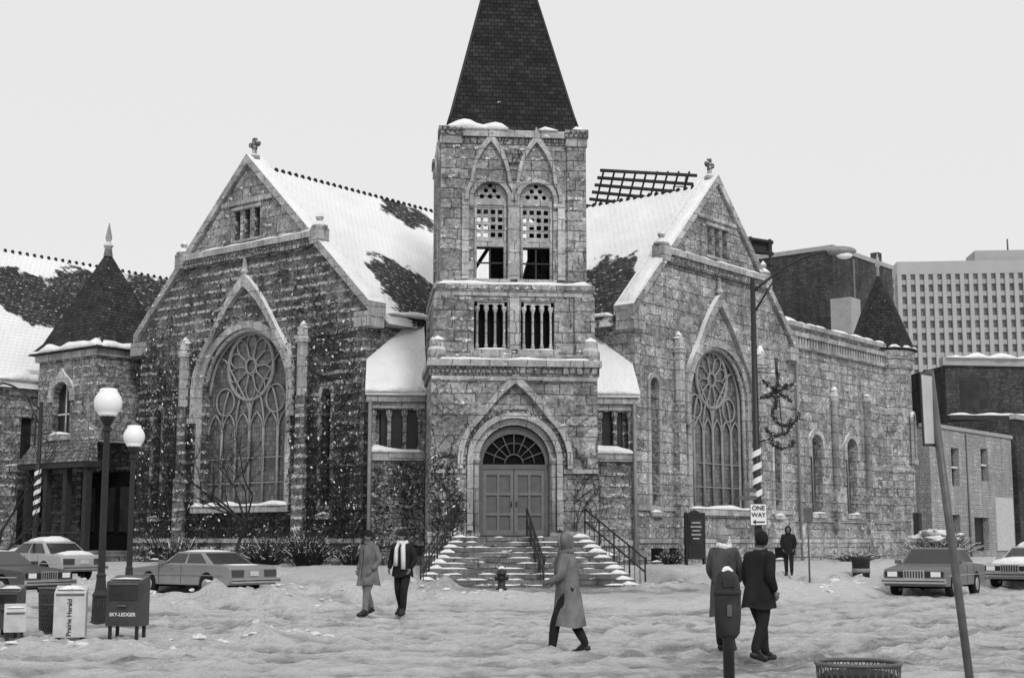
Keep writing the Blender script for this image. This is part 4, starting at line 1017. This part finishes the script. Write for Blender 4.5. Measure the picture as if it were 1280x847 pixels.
def person(X,Y,deg,H,stride,armL,armR,coat,trou,hem=.62,head='hair',scarf=None,name='pedestrian',female=False,lean=.0,headturn=0,bulk=1.,flip=1,boots=.0,flare=1.):
    s=H/1.75
    fw=Vector((-math.sin(R(deg)),math.cos(R(deg)))); rt_=Vector((fw.y,-fw.x))
    ft_=[(X,Y)]+[(X+fw.x*a+rt_.x*b_,Y+fw.y*a+rt_.y*b_) for a,b_ in ((flip*stride*.5,-.1),(flip*stride*.5+.15,-.1),(-flip*stride*.5,.1),(-flip*stride*.5+.15,.1))]
    zs_=sorted(gz(*q) for q in ft_); z=.5*(zs_[-1]+zs_[-2])+.012
    F=frame(X,Y,deg,z)@Matrix.Scale(s,4); e=empty(name)
    sw=.165 if female else .19; ln=lean
    pz=.93-stride*stride*.09
    V_=[Vector(v) for v in [(0,0,pz),(0,ln*.3,1.12),(0,ln*.7,1.33),(0,ln*.95,1.47),(0,ln+.015,1.56),
       (-sw,ln*.85,1.41),armL[0],armL[1],(sw,ln*.85,1.41),armR[0],armR[1],
       (-.095,0,pz-.05),(-.10,flip*stride*.30+.04,.50),(-.10,flip*stride*.5,.10),(-.115,flip*stride*.5+.17,.045),
       (.095,0,pz-.05),(.10,-flip*stride*.22+.05,.49),(.10,-flip*stride*.52,.10+(.06 if stride>.2 else 0)),(.115,-flip*stride*.52+.16,.045)]]
    E_=[(0,1),(1,2),(2,3),(3,4),(2,5),(5,6),(6,7),(2,8),(8,9),(9,10),(0,11),(11,12),(12,13),(13,14),(0,15),(15,16),(16,17),(17,18)]
    k=bulk
    Rr=[.14*k,.135*k,.15*k,.065,.055,.082*k,.062*k,.046*k,.082*k,.062*k,.046*k,.105*k,.085,.066,.042,.105*k,.085,.066,.042]
    segs=[(E,0 if E in [(0,1),(1,2),(2,5),(5,6),(6,7),(2,8),(8,9),(9,10)] else (3 if E in [(13,14),(17,18)] else (2 if E in [(3,4),(2,3)] else 1))) for E in E_]
    def mf(c):
        best=min(segs,key=lambda q:segd(c,V_[q[0][0]],V_[q[0][1]])); k_=best[1]
        if k_==1 and c.z<boots: return 3
        return k_
    skinmesh('body',[tuple(v) for v in V_],E_,Rr,0,F,e,mf,[coat,trou,'skin' if not scarf else scarf,'boot'])
    m=MB(F)
    for i,j in ((13,14),(17,18)):
        a,b=V_[i],V_[j]; m.tube([(a.x,a.y-.06,a.z-.055),(a.x,a.y,a.z-.06),(b.x,b.y+.05,b.z-.012)],[.035,.05,.038],'boot',8)
    m.obj('boot_soles',e)
    m=MB(F); rings=[(1.50,.085,.075),(1.475,.14,.095),(1.43,sw+.02,.12),(1.36,sw+.04,.14),(1.22,sw+.02,.145),(1.08,sw-.0,.145),(.98,sw+.01,.155)]
    zz=.98
    while zz>hem+.02: zz=max(hem,zz-.07); q=(.98-zz); rings.append((zz,sw+.01+q*.12*flare,.155+(q*.16+abs(stride)*q*.30)*flare))
    seg=32; vs=[];fs=[]
    for i,(z_,rx,ry) in enumerate(rings):
        off=ln*max(0,(z_-.9)/.6)
        for kk in range(seg):
            a=2*pi*kk/seg; fo=1+(.05*math.sin(a*5+z_*4)+.035*math.sin(a*9+1+z_*2))*min(1,max(0,(1.3-z_)*1.6)+.3)
            vs.append((rx*k**.5*math.cos(a)*fo,off+ry*k**.5*math.sin(a)*fo,z_+(.015*math.sin(a*3) if i==len(rings)-1 else 0)))
    n=len(rings)
    for i in range(n-1):
        for kk in range(seg): k2=(kk+1)%seg; fs.append((i*seg+kk,i*seg+k2,(i+1)*seg+k2,(i+1)*seg+kk))
    m.add(vs,fs,coat,True)
    m.tube([(0.01,ln+.15,1.40),(0.012,ln*.4+.165,1.1),(0.012,.185+(.98-hem)*.1,hem+.05)],.008,'black_paint',4)
    m.obj('coat',e)
    m=MB(F)
    if scarf:
        m.tube([(.085*math.cos(a),ln*.95+.01+.085*math.sin(a),1.50+.015*math.sin(a*2)) for a in [i*2*pi/12 for i in range(13)]],.045,scarf,8)
        m.tube([(.05,ln+.09,1.49),(.07,ln*.8+.16,1.38),(.07,ln*.5+.18,1.2),(.08,.17,1.02)],[.035,.04,.045,.05],scarf,8)
        if scarf=='scarf_white': m.tube([(-.06,ln+.09,1.49),(-.08,ln*.8+.16,1.38),(-.09,ln*.5+.17,1.2),(-.10,.18,.95)],[.04,.05,.05,.05],scarf,8)
    else: m.tube([(.08*math.cos(a),ln*.95+.01+.08*math.sin(a),1.49+.012*math.sin(a)) for a in [i*2*pi/12 for i in range(13)]],.032,coat,8)
    m.obj('collar',e)
    HF=F@Matrix.Translation((0,ln+.03,1.635))@Matrix.Rotation(R(headturn),4,'Z')
    m=MB(HF)
    def hd(p):
        p=p.copy()
        if p.z<0: p.x*=1-.28*abs(p.z); p.y=p.y*(1-.15*abs(p.z))+(.12*abs(p.z))
        if p.y<0: p.y*=1.08
        return p
    m.sph((0,0,0),.077,.094,.118,'skin',20,14,hd)
    m.sph((0,.10,-.012),.014,.022,.024,'skin',8,6); m.sph((0,.098,-.0),.009,.012,.03,'skin',8,6)
    m.sph((0,.088,-.058),.026,.012,.009,'cloth_mid',8,5); m.sph((0,.076,-.098),.025,.02,.018,'skin',8,6)
    for sx in (-1,1):
        m.sph((sx*.079,-.005,-.005),.010,.020,.030,'skin',8,6); m.sph((sx*.030,.083,.012),.013,.009,.007,'eye',8,6); m.sph((sx*.030,.086,.032),.018,.008,.005,'hair',8,5)
    m.obj('head',e)
    m=MB(HF)
    if head=='hair': m.sph((0,-.018,.028),.092,.102,.118,'hair',18,12,lambda p:Vector((p.x,min(p.y,.85-.35*p.z) if p.z<.25 else p.y,max(p.z,-.75))))
    elif head=='hood':
        m.sph((0,-.03,.012),.112,.115,.148,coat,20,14,lambda p:Vector((p.x*(1-.1*max(0,p.z)),min(p.y,.62),p.z*1.0)))
        m.tube([(.098*math.cos(a),.055+.01*math.sin(a),.005+.128*math.sin(a)) for a in [i*2*pi/16 for i in range(17)]],.022,coat,6,cap=False)
    elif head=='cap':
        m.sph((0,-.01,.045),.094,.105,.10,'cloth_dark',18,10,lambda p:Vector((p.x,p.y,max(p.z,-.25)))); m.tube([(.09*math.cos(a),.10*math.sin(a)-.01,.025) for a in [i*2*pi/16 for i in range(17)]],.02,'cloth_dark',6,cap=False)
        m.sph((0,-.03,-.01),.085,.085,.08,'hair',14,8)
    elif head=='knit':
        m.sph((0,-.015,.02),.104,.118,.125,'scarf_grey',18,12,lambda p:Vector((p.x,min(p.y,.75) if p.z<.3 else p.y,p.z)))
        m.tube([(.10*math.cos(a),.105*math.sin(a)-.01,.04) for a in [i*2*pi/16 for i in range(17)]],.022,'scarf_grey',6,cap=False)
        m.tube([(.09*math.cos(a),-.01+.02*math.cos(a),-.01+.125*math.sin(a)) for a in [i*2*pi/16 for i in range(17)]],.022,'scarf_white',6,cap=False)
    m.obj('headwear' if head!='hair' else 'hair',e)
    for idx,(a,b,sd) in enumerate(((armL[0],armL[1],-1),(armR[0],armR[1],1))):
        a,b=Vector(a),Vector(b); d=(b-a).normalized(); side=Vector((0,1,0)); u=(side-d*side.dot(d)).normalized(); w=d.cross(u)
        m=MB(F@Matrix(((u.x,w.x,d.x,b.x),(u.y,w.y,d.y,b.y),(u.z,w.z,d.z,b.z),(0,0,0,1))))
        m.sph((0,0,.055),.042,.020,.055,'skin',12,8)
        for i,(o_,l) in enumerate(((-.030,.062),(-.010,.072),(.010,.068),(.028,.055))):
            m.tube([(o_,0,.08),(o_*1.05,-sd*.004,.08+l*.5),(o_*1.05,-sd*.02,.08+l*.85),(o_,-sd*.038,.08+l)],[.0095,.009,.008,.006],'skin',6)
        m.tube([(.03,0,.035),(.056,-sd*.008,.06),(.062,-sd*.018,.09)],[.012,.011,.008],'skin',6)
        m.obj('hand',e)
    return e
person(-3.0,30.2,138,1.74,.36,((-.27,-.06,1.14),(-.22,.12,.95)),((.27,-.04,1.14),(.22,.10,.94)),'cloth_grey','trouser_grey',hem=.62,head='cap',bulk=1.1,scarf=None,headturn=10)
person(-2.32,30.5,160,1.76,.34,((-.28,-.02,1.14),(-.24,.12,.96)),((.28,-.03,1.14),(.25,.11,.96)),'cloth_dark','cloth_dark',hem=.80,head='cap',scarf='scarf_white',headturn=-20,bulk=1.05)
person(.83,21.2,75,1.74,.46,((-.23,.05,1.15),(-.12,.27,1.06)),((.23,.03,1.15),(.13,.26,1.04)),'cloth_tan','cloth_dark',hem=.42,head='hood',female=True,bulk=1.15,lean=.03,scarf='cloth_grey',flare=.45)
person(3.38,19.8,-52,1.74,.42,((-.26,.02,1.14),(-.24,.12,.92)),((.26,-.05,1.14),(.22,.10,.94)),'cloth_dark','cloth_dark',hem=.72,head='hair',bulk=1.2,lean=.05,flare=.8,headturn=65)
person(3.02,20.5,-20,1.70,.25,((-.23,.05,1.15),(-.18,.20,1.0)),((.23,.03,1.15),(.18,.16,.98)),'cloth_mid','cloth_dark',hem=.50,head='knit',female=True,scarf='scarf_white',bulk=1.1,flare=.6,headturn=-30)
person(9.35,48.6,165,1.62,.2,((-.25,.0,1.14),(-.2,.14,.96)),((.25,.0,1.14),(.2,.14,.96)),'cloth_dark','cloth_dark',hem=.75,head='hood',bulk=1.15)

# ---------------------------------------------------------------- vegetation
def tree(X,Y,H,name='bare_tree',spread=.5,r0=.07,depth=5,seed=1):
    rnd=random.Random(seed); m=MB(); z=gz(X,Y)-.1
    def br(p,d,l,r,k):
        pts=[p];n=4;q=p.copy();dd=d.copy()
        for i in range(n):
            dd=(dd+Vector((rnd.gauss(0,.10),rnd.gauss(0,.10),rnd.gauss(.03,.06)))).normalized(); q=q+dd*l/n; pts.append(q.copy())
        m.tube(pts,[r*(1-.45*i/n) for i in range(n+1)],'bark',6 if k>2 else 4,cap=False)
        if k<=0: return
        for i in range(rnd.randint(2,4)):
            t=rnd.choice((2,3,4,4)); nd=(dd+Vector((rnd.gauss(0,spread),rnd.gauss(0,spread),rnd.gauss(.1,spread*.5)))).normalized()
            br(pts[t],nd,l*rnd.uniform(.55,.85),r*.58,k-1)
    br(Vector((X,Y,z)),Vector((0,0,1)),H*.36,r0,depth)
    m.obj(name)
tree(-9.4,48.3,6.0,seed=3,spread=.6,r0=.09); tree(-18.4,50.5,6.,seed=8,spread=.7,r0=.09); tree(-12.,50.,3.8,seed=5,spread=.6,r0=.05,depth=4); tree(-21.,54,6.5,seed=9,spread=.6,r0=.08)
def shrub(X,Y,w,h,n,seed,name='snowy_shrub',sn=.3,cap=0):
    rnd=random.Random(seed); m=MB(); z=gz(X,Y)-.05
    for i in range(n):
        a=rnd.random()*2*pi; rr=w*rnd.random()**.5; hh=h*rnd.uniform(.5,1.)*(1-.5*(rr/w)**2)
        p0=Vector((X+rr*.3*math.cos(a),Y+rr*.3*math.sin(a),z)); p2=Vector((X+rr*math.cos(a),Y+rr*math.sin(a),z+hh)); p1=p0.lerp(p2,.5)+Vector((rnd.gauss(0,.06),rnd.gauss(0,.06),.08))
        m.tube([p0,p1,p2],[.018,.012,.006],'bark',3,cap=False)
        if rnd.random()<sn: m.tube([p1+Vector((0,0,.015)),p2+Vector((0,0,.012))],[.016,.012],'snow',3,cap=False)
        for j in range(6):
            q=p1.lerp(p2,rnd.random()); d=Vector((rnd.gauss(0,1),rnd.gauss(0,1),rnd.gauss(0,.6))).normalized()*rnd.uniform(.04,.10); o_=d.orthogonal().normalized()*.02
            m.add([q-d,q-o_,q+d,q+o_],[(0,1,2,3)],'snow' if rnd.random()<sn*.5 else 'dead_leaf')
    for i in range(cap):
        a=rnd.random()*2*pi; rr=w*.75*rnd.random()**.5; sd=Vector((rnd.random()*50,0,0)); r=rnd.uniform(.25,.5)
        m.sph((X+rr*math.cos(a),Y+rr*math.sin(a),z+h*.82*(1-.5*(rr/w)**2)),r,r,r*.32,'snow',12,7,lambda p:p*(1+.8*noise.noise(p*2.1+sd)))
    m.obj(name,recalc=False)
shrub(-7.6,53.2,1.3,1.7,190,1,sn=.15); shrub(-9.3,54.4,1.2,1.4,140,2,sn=.15); shrub(-13.5,58.2,1.3,1.3,120,3,sn=.2); shrub(6.0,54.6,.6,.8,70,4,sn=.2); shrub(15.,62.8,1.4,.6,80,6,sn=.3); shrub(20.6,69,2.0,1.7,260,7,sn=.5,cap=14); shrub(-5.9,52.9,.8,1.2,80,9,sn=.1)
hz=gz(-.3,41.2); e=empty('fire_hydrant'); m=MB(frame(-.3,41.2,0,hz-.02)); m.lathe(0,0,[(.16,0),(.16,.06),(.11,.08),(.11,.42),(.14,.44),(.14,.48),(.11,.52),(.07,.6),(.03,.64),(.03,.68)],'iron',12)
m.tube([(-.2,0,.33),(.2,0,.33)],.055,'iron',8); m.tube([(0,-.18,.33),(0,0,.33)],.07,'iron',8); m.snow((-.1,0,.6),(.1,0,.6),.16,.05); m.obj('body',e)

# ---------------------------------------------------------------- light, world, camera
w=bpy.data.worlds.new('World'); sc.world=w; w.use_nodes=True; t=w.node_tree; bg=t.nodes['Background']
sky=t.nodes.new('ShaderNodeTexSky'); sky.sky_type='NISHITA'; sky.sun_disc=False; sky.sun_elevation=R(40); sky.sun_rotation=R(160)
bw=t.nodes.new('ShaderNodeRGBToBW'); t.links.new(sky.outputs[0],bw.inputs[0])
mx=t.nodes.new('ShaderNodeMix'); mx.data_type='FLOAT'; mx.inputs[0].default_value=.92; t.links.new(bw.outputs[0],mx.inputs[2]); mx.inputs[3].default_value=8.5
t.links.new(mx.outputs[0],bg.inputs[0]); bg.inputs[1].default_value=.1
sd=bpy.data.lights.new('sun','SUN'); sd.energy=1.5; sd.angle=R(10); so=bpy.data.objects.new('sun',sd); col.objects.link(so)
so.rotation_euler=(R(50),0,R(20))
cd=bpy.data.cameras.new('camera'); cd.lens=50; cd.sensor_width=36; cd.clip_end=5000; co=bpy.data.objects.new('camera',cd); col.objects.link(co)
co.location=(0,0,1.6); co.rotation_euler=(R(90+8.05),0,0); sc.camera=co
sc.view_settings.view_transform='Standard'; sc.view_settings.look='None'
